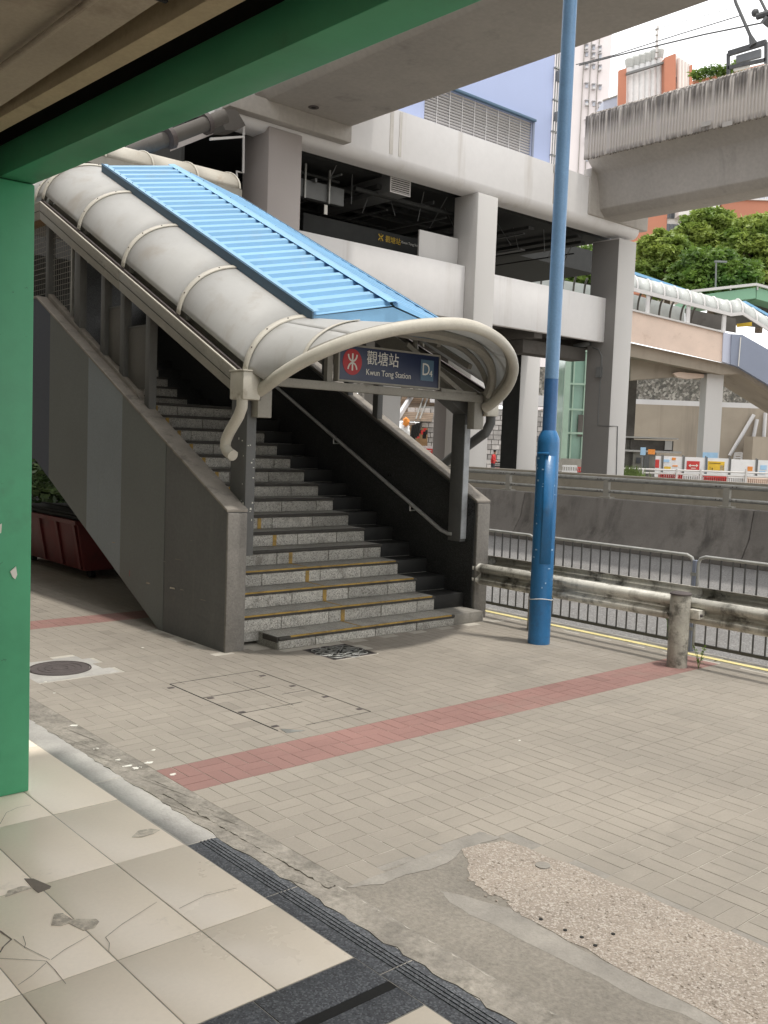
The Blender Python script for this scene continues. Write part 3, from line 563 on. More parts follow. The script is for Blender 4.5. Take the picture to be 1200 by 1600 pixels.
# dark polished lining of inner wall and dark border strip
MB().prism([(XRi-.012, 6.80, .0), (XRi-.012, LY+.3, LZ-.2), (XRi-.012, LY+.3, wtop(LY+.3, 1.22)-.02), (XRi-.012, 6.80, wtop(6.8, 1.22)-.02)], (.010, 0, 0)).build('stone_lining', 'darkstone', stair, smooth=False)
MB().prism([(XRi-.012, LY+.31, LZ-.2), (XRi-.012, 12.3, LZ-.2), (XRi-.012, 13.8, 2.6), (XRi-.012, 13.8, 3.9), (XRi-.012, 12.3, 3.26), (XRi-.012, LY+.31, 3.26)], (.010, 0, 0)).build('stone_lining', 'darkstone', stair, smooth=False)
XB = 6.845            # end of light granite, dark border beyond
jset = [[5.10, 5.80, 6.33], [4.93, 5.47, 6.12, 6.6], [5.25, 5.93, 6.45]]
for n in range(STP):
    y, z = nose(n); yb = nose(n+1)[0] if n < STP-1 else y+.35
    xl_ = XLi if n else 4.70
    s_ = MB(); s_.box(xl_, XRi-.012 if n else XRi+.0, y+.028, yb+.06, z-RI-(.1 if n == 0 else .08), z-.034)
    step = s_.build('step', 'tread', stair, smooth=False)
    js = [xl_+.0]+jset[n % 3]+[XB]
    for a, b_ in zip(js, js[1:]):
        g = .004; zt = z-.034
        MB().box(a+g, b_-g, y+.012+random.uniform(0, .004), y+.05, z-RI+.003 if n else 0, zt-.001).build('riser_stone', 'granite', step, bevel=.004)
        MB().box(a+.002, b_-.002, y+.031, yb+.028 if n < STP-1 else y+.35, zt-.0, z-.0005).build('tread_stone', 'tread', step, bevel=.002)
    MB().box(XB, XRi-.013, y+.018, yb+.026, z-RI+.003 if n else 0, z-.001).build('border_stone', 'border' if n else 'kerb', step, bevel=.006)
    ns = MB(); ns.box(xl_+.001, XB+.0, y, y+.030, z-.030, z+.0005)
    if n == 0: ns.box(xl_-.012, xl_+.04, y+.02, y+.24, z-.05, z-.001)
    ns.build('nosing', 'nosing', step, bevel=.006)
    if n < 4: MB().box(xl_+.12 if n == 0 else xl_+.003, XB-.05, y-.0015, y+.016, z-.012, z+.0025).build('nosing_strip', 'nosey', step, bevel=.003)
    if n:
        xm = 5.635; MB().box(xm-.022, xm+.022, y+.010, y+.03, z-RI+.002, z-.036).build('centre_mark', 'nosey', step)
        if n < 5: MB().box(xm-.010, xm+.010, y-TR+.03, y+.01, z-RI-.001, z-RI+.0015).build('centre_mark', 'nosey', step)
MB().box(XLi, XRi-.012, LY+.351, L2+.3, LZ-.2, LZ-.001).build('landing', 'tread', stair)
MB().box(XLi, XRi, 13.75, 13.8, 1.5, 4.3).build('end_wall', 'darkstone', stair, smooth=False)
for n in range(5):
    y = L2+TR*n; z = LZ+RI*(n+1)
    s_ = MB(); s_.box(XLi, 6.9, y, y+TR+.05, z-RI-.1, z-.03).m('granite'); s_.m('nosing').box(XLi, 6.9, y-.012, y+.05, z-.03, z)
    s_.ms = ['granite', 'nosing']; s_.mi = [0]*6+[1]*6
    s_.build('step', None, stair, smooth=False)
    MB().box(6.9, XRi-.012, y, y+TR, z-RI-.1, z).build('border_stone', 'darkstone', stair, smooth=False)
# sloping soffit slab below the flight
MB().prism([(XLo+.01, 7.95, .03), (XLo+.01, 10.9, 1.47), (XLo+.01, 12.35, 1.5), (XLo+.01, 13.7, 2.2), (XLo+.01, 13.7, 2.4), (XLo+.01, 12.2, 1.75), (XLo+.01, 10.8, 1.7), (XLo+.01, 7.95, .3)], (XRo-XLo-.02, 0, 0)).build('soffit_slab', 'wallgrey', stair, smooth=False)
# handrails
def rail_path(x, ys, base, slope=SL):
    return [(x, y, base+slope*(y-ys[0])) for y in ys]
hr = MB(); yb = 7.32; zb = .955
hr.tube([(7.20, 7.03, .87), (7.20, 7.10, .868), (7.20, 7.2, .895)]+[(7.20, y, .95+.505*(y-7.31)) for y in (7.32, 8, 9, 10, 11)], .021, 12)
hr.build('handrail', 'steel', stair)
for y in (7.7, 9.1, 10.5): MB().tube([(7.2, y, .95+.505*(y-7.31)-.02), (7.2, y, .95+.505*(y-7.31)-.08), (7.285, y, .95+.505*(y-7.31)-.08)], .009, 8).build('handrail_bracket', 'steel', stair)
hl = MB(); hl.tube([(4.53, 6.98, .88), (4.545, 7.04, .87), (4.545, 7.12, .89)]+[(4.545, y, .95+.505*(y-7.25)) for y in (7.25, 8, 9, 10, 11)], .021, 12); hl.tube([(4.535, 7.0, .88), (4.52, 6.95, .83), (4.50, 6.93, .76)], .012, 8)
hl.build('handrail', 'steel', stair)
# ================================================================== CANOPY
can = thing('stair_canopy', 'grey barrel canopy with blue ribbed ridge roof and cream curved front hood', 'canopy', (XC, 6.7, 0))
CS = .487; YM = 10.98
def zb_(y): return 2.333+CS*(min(max(y, 6.69), YM)-6.757)
HW = 1.513
def prof(u, y, hw=HW):             # u 0..1 across the arch
    zb0 = zb_(y); a = .70; h = .55
    ang = math.pi*u; dx = -math.cos(ang); 
    # superellipse with flat crown
    s = u*2 if u < .5 else (1-u)*2
    cl = 1.35; q = min(1., s*cl)
    th = q*math.pi/2; x = (hw-a*(1-math.cos(th))) if q < 1 else (hw-a)*(1-(s-1/cl)/(1-1/cl))
    z = h*math.sin(th) if q < 1 else h+.02*(s-1/cl)/(1-1/cl)
    return Vector((XC-x if u < .5 else XC+x, y, zb0+z))
def ringp(u):
    th = math.pi*u; c, s = math.cos(th), max(0, math.sin(th))
    return Vector((XC-1.374*math.copysign(abs(c)**1.196, c), 6.685-1.002*s**.872, 2.196+.624*s**.988))
US = [i/48 for i in range(49)]
ribs = [6.69, 7.81, 8.93, 9.98, YM-.02, YM+.22, 12.4, 13.6]
for a, b_ in zip(ribs, ribs[1:]):
    rows = [[prof(u, y) for u in US[2:-2]] for y in np.linspace(a, b_, 3)]
    MB().grid(rows).build('roof_panel', 'barrel', can, solid=.012, ang=60)
for y in ribs:
    b = MB()
    for sgn in (0, 1):
        pts = [prof(u, y) for u in US[1:23]] if sgn == 0 else [prof(1-u, y) for u in US[1:23]]
        rows = []
        for i, p in enumerate(pts):
            q = pts[min(i+1, len(pts)-1)]-pts[max(0, i-1)]; nrm = Vector((-q.z, 0, q.x)).normalized()
            if nrm.z < 0: nrm = -nrm
            p2 = p+nrm*.014; sl_ = CS if y < YM else 0
            rows.append([p2+Vector((0, -.028, -.028*sl_)), p2+Vector((0, .028, .028*sl_))])
        b.grid(rows)
    b.build('rib_strap', 'cream', can, solid=.012, ang=60)
    # bolts on the strap
    bb = MB()
    for k in (5, 9, 13, 17, 21):
        p = prof(US[k], y); q = prof(US[k+1], y)-prof(US[k-1], y); nrm = Vector((-q.z, 0, q.x)).normalized()
        if nrm.z < 0: nrm = -nrm
        bb.ball(p+nrm*.022, .007, 6, 4)
    bb.build('bolt', 'iron', can)
    # dark structural arch inside
    ia = [prof(u, y)+Vector(((XC-prof(u, y).x)*.05, 0, -.05)) for u in US[1:-1:2]]
    MB().tube(ia, .028, 6).build('arch_rib', 'creamdk', can)
# front hood lofted to the curved tube
def loft(u, t):
    a, b_ = prof(u, 6.69), ringp(u); k = t
    p = a.lerp(b_, k); return p
hood_t = np.linspace(0, 1, 7)
for (u0, u1) in ((.03, .25), (.25, .5), (.5, .75), (.75, .97)):
    rows = [[loft(u, t) for u in np.linspace(u0, u1, 14)] for t in hood_t]
    MB().grid(rows).build('hood_panel', 'barrel', can, solid=.012, ang=60)
# second strap on the hood: the arch standing in one upright plane, rising from the tube
for sgn in (0, 1):
    pts = []
    for u in np.linspace(.06, .36, 30):
        yr = ringp(u).y; t = (6.69-6.27)/(6.69-yr)
        if t < .99: pts.append(loft(u if not sgn else 1-u, t)+Vector((0, 0, .014)))
    rows = [[p+Vector((0, -.025, 0)) for p in pts], [p+Vector((0, .025, 0)) for p in pts]]
    MB().grid(rows).build('rib_strap', 'cream', can, solid=.010, ang=60)
for y_t, uoff in ((.5, 0),):
    ia = [loft(u, y_t).lerp(Vector((XC, loft(u, y_t).y+.04, 2.2)), .075) for u in np.linspace(.04, .96, 33)]
    MB().tube(ia, .045, 8, flat=1.3).build('arch_rib', 'creamdk', can)
MB().tube([ringp(u) for u in np.linspace(0, 1, 81)], .047, 14, flat=1.2).build('hood_rim', 'cream', can)
rim2 = [ringp(u)+Vector((0, .07, .035)) for u in np.linspace(.02, .98, 61)]
MB().tube(rim2, .022, 8).build('rim_flashing', 'creamdk', can)
# longitudinal purlins under the barrel, seen under the hood
for sx in (-1, 1):
    for dx, dz in ((.75, .50), (1.2, .32)):
        MB().bar((XC+sx*dx, 6.75, zb_(6.75)+dz-.05), (XC+sx*dx, 9.9, zb_(9.9)+dz-.05), .05, .05).build('purlin', 'creamdk', can)
# gutters: stone-grey box profile, open top
def gutter(xo, xi, sgn):
    for (y0, y1) in ((6.70, 8.95), (8.955, YM), (YM+.005, 13.6)):
        z0, z1 = zb_(y0), zb_(y1); h = .19
        out_ = MB().prism([(xo, y0, z0-h), (xo, y1, z1-h), (xo, y1, z1), (xo, y0, z0)], (sgn*.012, 0, 0)); out_.build('gutter_face', 'creamdk', can, bevel=.003)
        MB().prism([(xo+sgn*.013, y0, z0-h), (xo+sgn*.013, y1, z1-h), (xo+sgn*.013, y1, z1-h+.014), (xo+sgn*.013, y0, z0-h+.014)], (xi-xo-sgn*.013, 0, 0)).build('gutter_floor', 'brown', can)
        MB().prism([(xi, y0, z0-h), (xi, y1, z1-h), (xi, y1, z1+.02), (xi, y0, z0+.02)], (sgn*.012, 0, 0)).build('gutter_back', 'creamdk', can)
        MB().prism([(xo-sgn*.004, y0, z0-.001), (xo-sgn*.004, y1, z1-.001), (xo-sgn*.004, y1, z1+.012), (xo-sgn*.004, y0, z0+.012)], (sgn*.02, 0, 0)).build('gutter_lip', 'cream', can)
        MB().prism([(xo-sgn*.003, y0+.02, z0-.098), (xo-sgn*.003, y1, z1-.098), (xo-sgn*.003, y1, z1-.092), (xo-sgn*.003, y0+.02, z0-.092)], (sgn*.002, 0, 0)).build('gutter_seam', 'nearblack', can)
gutter(4.318, 4.50, 1); gutter(2*XC-4.318, 2*XC-4.50, -1)
for sgn in (-1, 1):   # cast boxes at the ends
    x0 = XC+sgn*1.56; x1 = XC+sgn*1.385
    MB().box(min(x0, x1), max(x0, x1), 6.655, 6.86, 2.115, 2.345).build('gutter_box', 'cream', can, bevel=.012)
    MB().box(min(x0, x1)-.006, max(x0, x1)+.006, 6.648, 6.87, 2.345, 2.358).build('gutter_box_lid', 'cream', can, bevel=.003)
    xa, xb = XC+sgn*1.38, XC+sgn*1.24
    MB().box(min(xa, xb), max(xa, xb), 6.70, 6.80, 1.975, 2.26).build('tie_bracket', 'creamdk', can, bevel=.006)
# drip edge flashing line along barrel foot
for sgn in (-1, 1):
    MB().prism([(XC+sgn*1.50, 6.7, zb_(6.7)+.01), (XC+sgn*1.50, YM, zb_(YM)+.01), (XC+sgn*1.50, YM, zb_(YM)+.035), (XC+sgn*1.50, 6.7, zb_(6.7)+.035)], (sgn*.03, 0, 0)).build('foot_flashing', 'iron', can)
MB().bar((4.50, 6.72, 2.285), (7.22, 6.72, 2.285), .07, .075).build('tie_beam', 'creamdk', can, bevel=.006)
MB().bar((XC+.75, 6.72, 2.33), (XC+1.25, 6.72, 2.32), .05, .05).build('brace', 'creamdk', can)
MB().bar((XC+1.1, 6.74, 2.32), (XC+.3, 6.74, 2.74), .045, .045).build('brace', 'creamdk', can)
MB().bar((XC-.62, 6.74, 2.32), (XC-.62, 6.74, 2.72), .06, .05).build('sign_post', 'creamdk', can)
# posts
fk = MB()
for k in range(12):
    y_, z_ = random.uniform(6.81, 7.0), random.uniform(1.1, 1.8); fk.obox((4.449, y_, z_), (.0008, 0, 0), (0, random.uniform(.002, .008), 0), (0, 0, random.uniform(.002, .01)))
    x_, z_ = random.uniform(4.46, 4.53), random.uniform(1.0, 1.75); fk.obox((x_, 6.799, z_), (random.uniform(.002, .008), 0, 0), (0, .0008, 0), (0, 0, random.uniform(.002, .009)))
fk.build('sticker_remnant', 'signwhite', can, kind='stuff')
MB().box(4.450, 4.545, 6.80, 7.045, .8, 2.15).build('post', 'greypost', can, bevel=.005)
MB().box(7.19, 7.275, 6.91, 7.09, .80, 2.13).build('post', 'greypost', can, bevel=.005)
MB().box(7.193, 7.272, 6.900, 6.909, .83, 2.02).build('post_face', 'palepost', can)
MB().prism([(7.19, 6.9, 2.13), (7.275, 6.9, 2.13), (7.275, 6.9, 2.27), (6.93, 6.9, 2.27)], (0, .18, 0)).build('gusset', 'greypost', can)
py_ = [onX(x, 450, 4.46).y for x in (132,)]+[onX(172, 500, 4.46).y, onX(202, 550, 4.46).y, onX(242, 590, 4.46).y]
for sgn in (-1, 1):
    for k, y in enumerate(py_+[10.9, 12.4]):
        x = XLi-.03 if sgn < 0 else XRi+.03; wd = .045 if k else .07
        MB().box(x-.04, x+.04, y-wd, y+wd, wtop(y, 1.19), zb_(y)-.17 if sgn < 0 else zb_(y)-.15).build('post', 'greypost', can, bevel=.004)
# white conduit lengths standing in for bright slits under the left gutter
for a, b_ in ((7.35, 8.0), (8.1, 8.55), (8.68, 9.2)):
    MB().bar((4.56, a+.45, zb_(a+.45)-.225), (4.56, b_+.45, zb_(b_+.45)-.225), .02, .016).build('white_conduit', 'signwhite', can)
# glazing strip and blue ridge roof
RY0, RY1 = 6.60, 10.72
def rz(y, e): return zb_(max(6.69, y))+(CS*(y-6.69) if y < 6.69 else 0)+.605+e*.19
hwR = .91
n = 27
for side in (-1, 1):
    for k in range(n):
        y0 = RY0+(RY1-RY0)*k/n; y1 = RY0+(RY1-RY0)*(k+1)/n; d = y1-y0
        P = []
        for (yy, hh) in ((y0, 0), (y0+d*.18, .0), (y0+d*.26, .034), (y0+d*.62, .034), (y0+d*.70, 0), (y1+.002, 0)):
            P.append((yy, hh))
        rows = [[Vector((XC+side*hwR, yy, rz(yy, 0)+hh)) for yy, hh in P], [Vector((XC+side*.02, yy, rz(yy, 1)+hh)) for yy, hh in P]]
        MB().grid(rows).build('roof_sheet', 'roofblue', can, solid=.006, smooth=False)
    MB().prism([(XC+side*(hwR+.012), RY0-.02, rz(RY0, 0)-.10), (XC+side*(hwR+.012), RY1, rz(RY1, 0)-.10), (XC+side*(hwR+.012), RY1, rz(RY1, 0)+.04), (XC+side*(hwR+.012), RY0-.02, rz(RY0, 0)+.04)], (side*.014, 0, 0)).build('roof_fascia', 'roofdk', can)
    MB().prism([(XC+side*(hwR+.03), RY0-.03, rz(RY0, 0)+.026), (XC+side*(hwR-.045), RY0-.03, rz(RY0, 0)+.040), (XC+side*(hwR-.045), RY0-.03, rz(RY0, 0)+.044), (XC+side*(hwR+.03), RY0-.03, rz(RY0, 0)+.030)], (0, RY1-RY0+.03, rz(RY1, 0)-rz(RY0, 0))).build('edge_flashing', 'roofblue', can)
    MB().prism([(XC, RY0-.03, rz(RY0, 1)+.038), (XC+side*.085, RY0-.03, rz(RY0, 1)+.020), (XC+side*.085, RY0-.03, rz(RY0, 1)+.024), (XC, RY0-.03, rz(RY0, 1)+.043)], (0, RY1-RY0+.03, rz(RY1, 0)-rz(RY0, 0))).build('ridge_cap', 'roofblue', can)
    bl = MB()
    for k in range(n):
        yy = RY0+(RY1-RY0)*(k+.44)/n
        bl.ball((XC+side*(hwR-.02), yy, rz(yy, 0)+.043), .006, 6, 4)
        if k % 2: bl.ball((XC+side*.09, yy, rz(yy, 1)+.028), .006, 6, 4)
    bl.build('roof_bolt', 'iron', can)
MB().prism([(XC-hwR, RY0+.01, rz(RY0, 0)-.03), (XC+hwR, RY0+.01, rz(RY0, 0)-.03), (XC+hwR, RY0+.01, rz(RY0, 0)-.005), (XC, RY0+.01, rz(RY0, 1)-.01), (XC-hwR, RY0+.01, rz(RY0, 0)-.005)], (0, .01, 0)).build('gable_panel', 'roofblue', can)
MB().prism([(XC-hwR+.02, RY0+.01, rz(RY0, 0)-.06), (XC+hwR-.02, RY0+.01, rz(RY0, 0)-.06), (XC+hwR-.02, RY0+.01, rz(RY0, 0)-.031), (XC-hwR+.02, RY0+.01, rz(RY0, 0)-.031)], (0, .01, 0)).build('gable_trim', 'roofdk', can)
# downpipes
MB().tube([onX(x, y, 4.345) for x, y in [(379, 618), (378, 636), (373, 650), (358, 676), (353, 688), (352, 698), (356, 706), (364, 712)]], .047, 14).build('downpipe', 'cream', can)
MB().tube([(7.42, 6.76, 2.14), (7.42, 6.76, 2.05), (7.40, 6.80, 1.95), (7.52, 7.35, 1.70), (7.53, 7.6, 1.55), (7.53, 7.6, 1.38), (7.53, 7.5, 1.3)], .052, 14).build('downpipe', 'greypost', can)
# ------------------------------------------------------------------ boards and mesh screen on the left wall
for (ya, yb, pxt, pxb, lab) in ((py_[1], py_[2], 482, 570, 'blank grey board behind the left canopy posts, the one higher up the stair'), (py_[2], py_[3], 512, 612, 'blank grey board behind the left canopy posts, the lower and larger one')):
    z1 = onX(185 if ya == py_[1] else 220, pxt, 4.46).z; z0 = wtop((ya+yb)/2, 1.19)+.06
    t = thing('notice_board', lab, 'board', (4.43, (ya+yb)/2, z0), 'blank boards between the canopy posts')
    lo, hi = min(ya, yb)+.05, max(ya, yb)-.05
    MB().box(4.425, 4.445, lo, hi, z0, z1).build('panel', 'board', t, bevel=.003)
    f = MB(); f.box(4.42, 4.45, lo-.015, lo-.001, z0, z1); f.box(4.42, 4.45, hi+.001, hi+.015, z0, z1); f.box(4.42, 4.45, lo, hi, z1+.001, z1+.015); f.build('frame', 'greypost', t)
ms = thing('mesh_screen', 'square wire mesh screen above the upper stair wall beside the green pillar', 'mesh screen', (4.43, 10.2, 2.8))
ya, yb = onX(118, 450, 4.46).y, 12.4
b = MB()
for y in np.arange(ya+.03, yb, .06):
    b.add([(4.43, y, wtop(y, 1.19)+.08), (4.43, y+.005, wtop(y, 1.19)+.08), (4.43, y+.005, zb_(y)-.2), (4.43, y, zb_(y)-.2)], [(0, 1, 2, 3)])
for z in np.arange(2.6, 4.2, .06):
    yl_ = max(ya, 6.757+(z+.2-2.333)/CS) if z+.2 < zb_(YM) else None
    y0_ = ya if yl_ is None else yl_; 
    if z < wtop(10.9, 1.19): y0_, y1_ = ya, 6.78+(z-.08-1.19)/SL
    else: y1_ = yb
    if yl_: y0_ = max(y0_, yl_)
    if y1_ > y0_: b.add([(4.428, y0_, z), (4.428, y1_, z), (4.428, y1_, z+.005), (4.428, y0_, z+.005)], [(0, 1, 2, 3)])
b.build('mesh_wire', 'creamdk', ms, solid=.002, smooth=False)
MB().box(4.41, 4.45, ya-.02, ya+.02, wtop(ya, 1.19)+.03, zb_(ya)-.2).build('screen_post', 'galv', ms)
# ------------------------------------------------------------------ SIGN
sg = thing('station_sign', 'navy station name sign reading Kwun Tong Station D4 under the cream hood', 'sign', (5.94, 6.68, 2.33))
sx0, sx1, sz0, sz1, sy = 5.30, 6.565, 2.335, 2.668, 6.665
MB().box(sx0+.016, sx1-.016, sy+.01, sy+.06, sz0+.016, sz1-.016).build('sign_face', 'navy', sg)
f = MB(); f.box(sx0, sx1, sy, sy+.07, sz0, sz0+.016); f.box(sx0, sx1, sy, sy+.07, sz1-.016, sz1); f.box(sx0, sx0+.016, sy, sy+.07, sz0+.016, sz1-.016); f.box(sx1-.016, sx1, sy, sy+.07, sz0+.016, sz1-.016)
f.build('sign_frame', 'creamdk', sg)
cx, cz, rr = sx0+.165, (sz0+sz1)/2+.012, .116
yf = sy+.009
MB().prism([(cx+rr*.95*math.cos(a), yf-.002, cz+rr*math.sin(a)) for a in np.linspace(0, 2*math.pi, 41)[:-1]], (0, .003, 0)).build('roundel', 'signred', sg, smooth=False)
lg = MB(); yy = yf-.003
def ribbon(pts, hw):
    for a, b_ in zip(pts, pts[1:]):
        a, b_ = Vector(a), Vector(b_); t = (b_-a).normalized(); nn = Vector((-t.z, 0, t.x))*hw
        lg.prism([a+nn-t*.001, b_+nn+t*.001, b_-nn+t*.001, a-nn-t*.001], (0, -.0015, 0))
ribbon([(cx, yy, cz-.075), (cx, yy, cz+.075)], .0085)
ribbon([(cx+.05*math.sin(a), yy-.0003, cz+.07-.062*math.cos(a)) for a in np.linspace(-1.5, 1.5, 14)], .0078)
ribbon([(cx+.05*math.sin(a), yy-.0003, cz-.07+.062*math.cos(a)) for a in np.linspace(-1.5, 1.5, 14)], .0078)
lg.build('roundel_symbol', 'signwhite', sg, smooth=False)
text('觀塘站', .135, 'signwhite', sg, 'lettering', (sx0+.33, yf-.002, cz+.045), (1, 0, 0), (0, 0, 1), ext=.001, sx=.98)
text('Kwun Tong Station', .077, 'signwhite', sg, 'lettering', (sx0+.325, yf-.002, cz-.078), (1, 0, 0), (0, 0, 1), ext=.001, sx=.93)
MB().box(sx1-.255, sx1-.085, yf-.002, yf+.001, sz0+.075, sz1-.06).build('exit_panel', 'signpale', sg)
text('D', .165, 'signwhite', sg, 'lettering', (sx1-.243, yf-.004, cz-.002), (1, 0, 0), (0, 0, 1), ext=.001, sx=.88)
text('4', .085, 'signwhite', sg, 'lettering', (sx1-.143, yf-.004, cz-.035), (1, 0, 0), (0, 0, 1), ext=.001)
# ================================================================== ARCADE
ar = thing('green_arcade_pillar', 'glossy green painted concrete pillar and overhead beam of the arcade', 'pillar', (1.6, 4.8, 0))
MB().box(1.36, 1.796, 4.626, 5.06, 0, 2.968).build('pillar', 'green', ar, bevel=.008)
sk_ = lambda X, Y: X-.032*(Y-4.63)
MB().prism([(sk_(1.63, 4.9), 4.9, 2.972), (sk_(1.796, 4.9), 4.9, 2.972), (sk_(1.796, 4.9), 4.9, 3.115), (sk_(1.63, 4.9), 4.9, 3.115)], (.032*9, -9, 0)).build('beam', 'green', ar, bevel=.006, noisy=.0)
MB().box(1.36, 1.796, 4.91, 16, 2.972, 3.115).build('beam', 'green', ar, bevel=.006)
MB().box(1.45, 1.62, 3.55, 4.9, 2.972, 3.11).build('haunch', 'green', ar, bevel=.03) if False else None
t_ = MB(); p1 = onY(22, 894, 4.622); 
MB().prism([onY(x, y, 4.620) for x, y in [(16, 893), (25, 885), (27, 898), (24, 905), (20, 902)]], (0, .004, 0)).build('paper_scrap', 'signwhite', ar, smooth=False)
MB().prism([onY(x, y, 4.620) for x, y in [(0, 820), (3, 818), (2, 832), (0, 834)]], (0, .004, 0)).build('paper_scrap', 'signwhite', ar, smooth=False)
nbld = MB().box(-22, -4, 20, 90, -.2, 34).build('unseen_building', 'bldg', None, smooth=False); tag(nbld, 'unseen street building added beyond the arcade to block sky light', 'building')  # outside the view; added to darken the sides that face it
aw = thing('arcade_building', 'street building over the arcade with stained beige ceiling at the upper left', 'building', (-3, 0, 0))
MB().box(-5, 1.405, -6, 16, 3.085, 3.25).build('ceiling', 'ceil', aw)
MB().prism([(sk_(1.422, 9), 9, 3.072), (sk_(1.50, 9), 9, 3.072), (sk_(1.50, 9), 9, 3.25), (sk_(1.422, 9), 9, 3.25)], (.032*15, -15, 0)).build('ceiling_lip', 'ceillip', aw, bevel=.004)
MB().box(1.40, 1.98, -6, 16, 3.301, 3.5).build('recess', 'nearblack', aw)
MB().prism([(sk_(1.66, 9), 9, 3.118), (sk_(1.78, 9), 9, 3.118), (sk_(1.78, 9), 9, 3.299), (sk_(1.66, 9), 9, 3.299)], (.032*15, -15, 0)).build('recess_face', 'nearblack', aw)  # near-black filler in the gap between beam and ceiling
MB().box(1.3, 2.42, -6, 4.55, 3.53, 3.75).build('shade_slab', 'bldg', aw)  # unseen slab added to keep the sun off the arcade tiles
MB().box(-9, 1.79, -6, 16, 3.52, 20).build('upper_storeys', 'bldg', aw)
MB().box(-5.4, -5, -6, 16, -.2, 3.08).build('shop_wall', 'whiteb', aw)
a_, b_ = onZ(-30, 130, 3.06), onZ(135, 6, 3.06)
MB().tube([a_, b_, b_+(b_-a_)*1.0], .012, 10).build('conduit', 'ceil', aw)
MB().box(onZ(290, 15, 3.08).x-.5, 1.421, onZ(290, 15, 3.08).y-.008, onZ(290, 15, 3.08).y+.008, 3.079, 3.09).build('ceiling_joint', 'nearblack', aw)
# ================================================================== LAMP POST
lp = thing('lamp_post', 'blue painted steel lamp post, darker and thicker below, in front of the stair', 'lamp post', (6.92, 5.58, 0))
lx, ly = 6.92, 5.58
zs = onX(861, 690, lx).z; 
MB().tube([(lx, ly, -.02), (lx, ly, zs-.02), (lx, ly, zs+.03), (lx, ly, zs+.075), (lx, ly, zs+.10)], [.102, .102, .098, .08, .066], 28).build('base_tube', 'blue_lo', lp, ang=50)
z2 = onX(866, 592, lx).z
MB().tube([(lx, ly, zs+.09), (lx, ly, z2)], .0635, 24).build('painted_collar', 'blue_md', lp)
MB().tube([(lx, ly, z2+.001), (lx, ly, 9)], [.0632, .062], 24).build('shaft', 'blue_hi', lp)
dr = MB()
dn = Vector((-lx, -ly, 0)).normalized(); sd = Vector((-dn.y, dn.x, 0))
for k in range(-4, 5):
    pass
rows = [[Vector((lx, ly, 0))+(dn*math.cos(a)+sd*math.sin(a))*.1045+Vector((0, 0, z)) for a in np.linspace(-.25, .75, 9)] for z in (.75, zs-.13)]
MB().grid(rows).build('door', 'blue_lo', lp, solid=.004)
MB().tube([Vector((lx, ly, zs-.11))+(dn*math.cos(a)+sd*math.sin(a))*.108 for a in np.linspace(-.95, .1, 8)], .012, 8).build('door_hinge', 'blue_lo', lp)
MB().tube([(lx+.106*math.cos(a), ly+.106*math.sin(a), .42+.01*math.sin(a*2)) for a in np.linspace(0, 6.28, 25)[:-1]], .004, 6, closed=True).build('cord', 'string', lp)
dk = MB()
for k in range(26):
    a = random.uniform(-1.1, 1.1); z = random.uniform(.5, zs-.12); c = Vector((lx, ly, z))+(dn*math.cos(a)+sd*math.sin(a))*.1025; tt = (sd*math.cos(a)-dn*math.sin(a))
    w_, h_ = random.uniform(.004, .012), random.uniform(.003, .009)
    dk.obox(c, tt*w_, Vector((0, 0, 1))*h_, (dn*math.cos(a)+sd*math.sin(a))*.001)
dk.build('sticker_remnant', 'bluep', lp, kind='stuff')
# ================================================================== CRASH RAIL
gr = thing('crash_rail', 'grimy white double beam crash rail on round posts along the kerb', 'crash barrier', (7.3, 5, 0))
def wprof(x, z0, h, s):   # w-beam profile facing side s
    return [(x, z0), (x+s*.018, z0+.02*h), (x+s*.055, z0+.16*h), (x+s*.055, z0+.30*h), (x+s*.005, z0+.44*h), (x+s*.005, z0+.56*h), (x+s*.055, z0+.70*h), (x+s*.055, z0+.86*h), (x+s*.018, z0+.98*h), (x, z0+h)]
for (x, s, zc) in ((7.345, -1, .365), (7.50, 1, .44)):
    for (y0, y1) in ((-3, 1.2), (1.19, 4.32), (4.3, 6.72), (6.7, 12), (12, 16.5)):
        rows = [[Vector((px_, y, pz_)) for px_, pz_ in wprof(x, zc, .215, s)] for y in (y0, y1)]
        MB().grid(rows).build('beam', 'rail', gr, solid=.006, ang=50)
for y, x in ((4.31, 7.20), (6.02, 7.345), (2.6, 7.2), (.9, 7.2), (7.8, 7.36), (9.6, 7.36)):
    rp = .085 if x < 7.3 else .045
    if y in (4.31, 2.6, .9):
        MB().tube([(x, y, -.02), (x, y, .60), (x, y, .615)], [rp, rp, rp*.9], 18).build('post', 'postdirty', gr)
        MB().tube([(x, y, .616), (x, y, .628), (x, y, .636)], [rp+.006, rp+.006, rp-.01], 18).build('post_cap', 'iron', gr)
        MB().box(x+.03, 7.33, y-.16, y-.06, .42, .5).build('bracket', 'rail', gr, bevel=.005)
        MB().ball((x+.06, y-.165, .455), .014, 8, 6).build('bolt', 'iron', gr)
    else: MB().box(x+.03-.045, x+.03+.045, y-.05, y+.05, -.02, .60).build('post', 'postdirty', gr, bevel=.006)
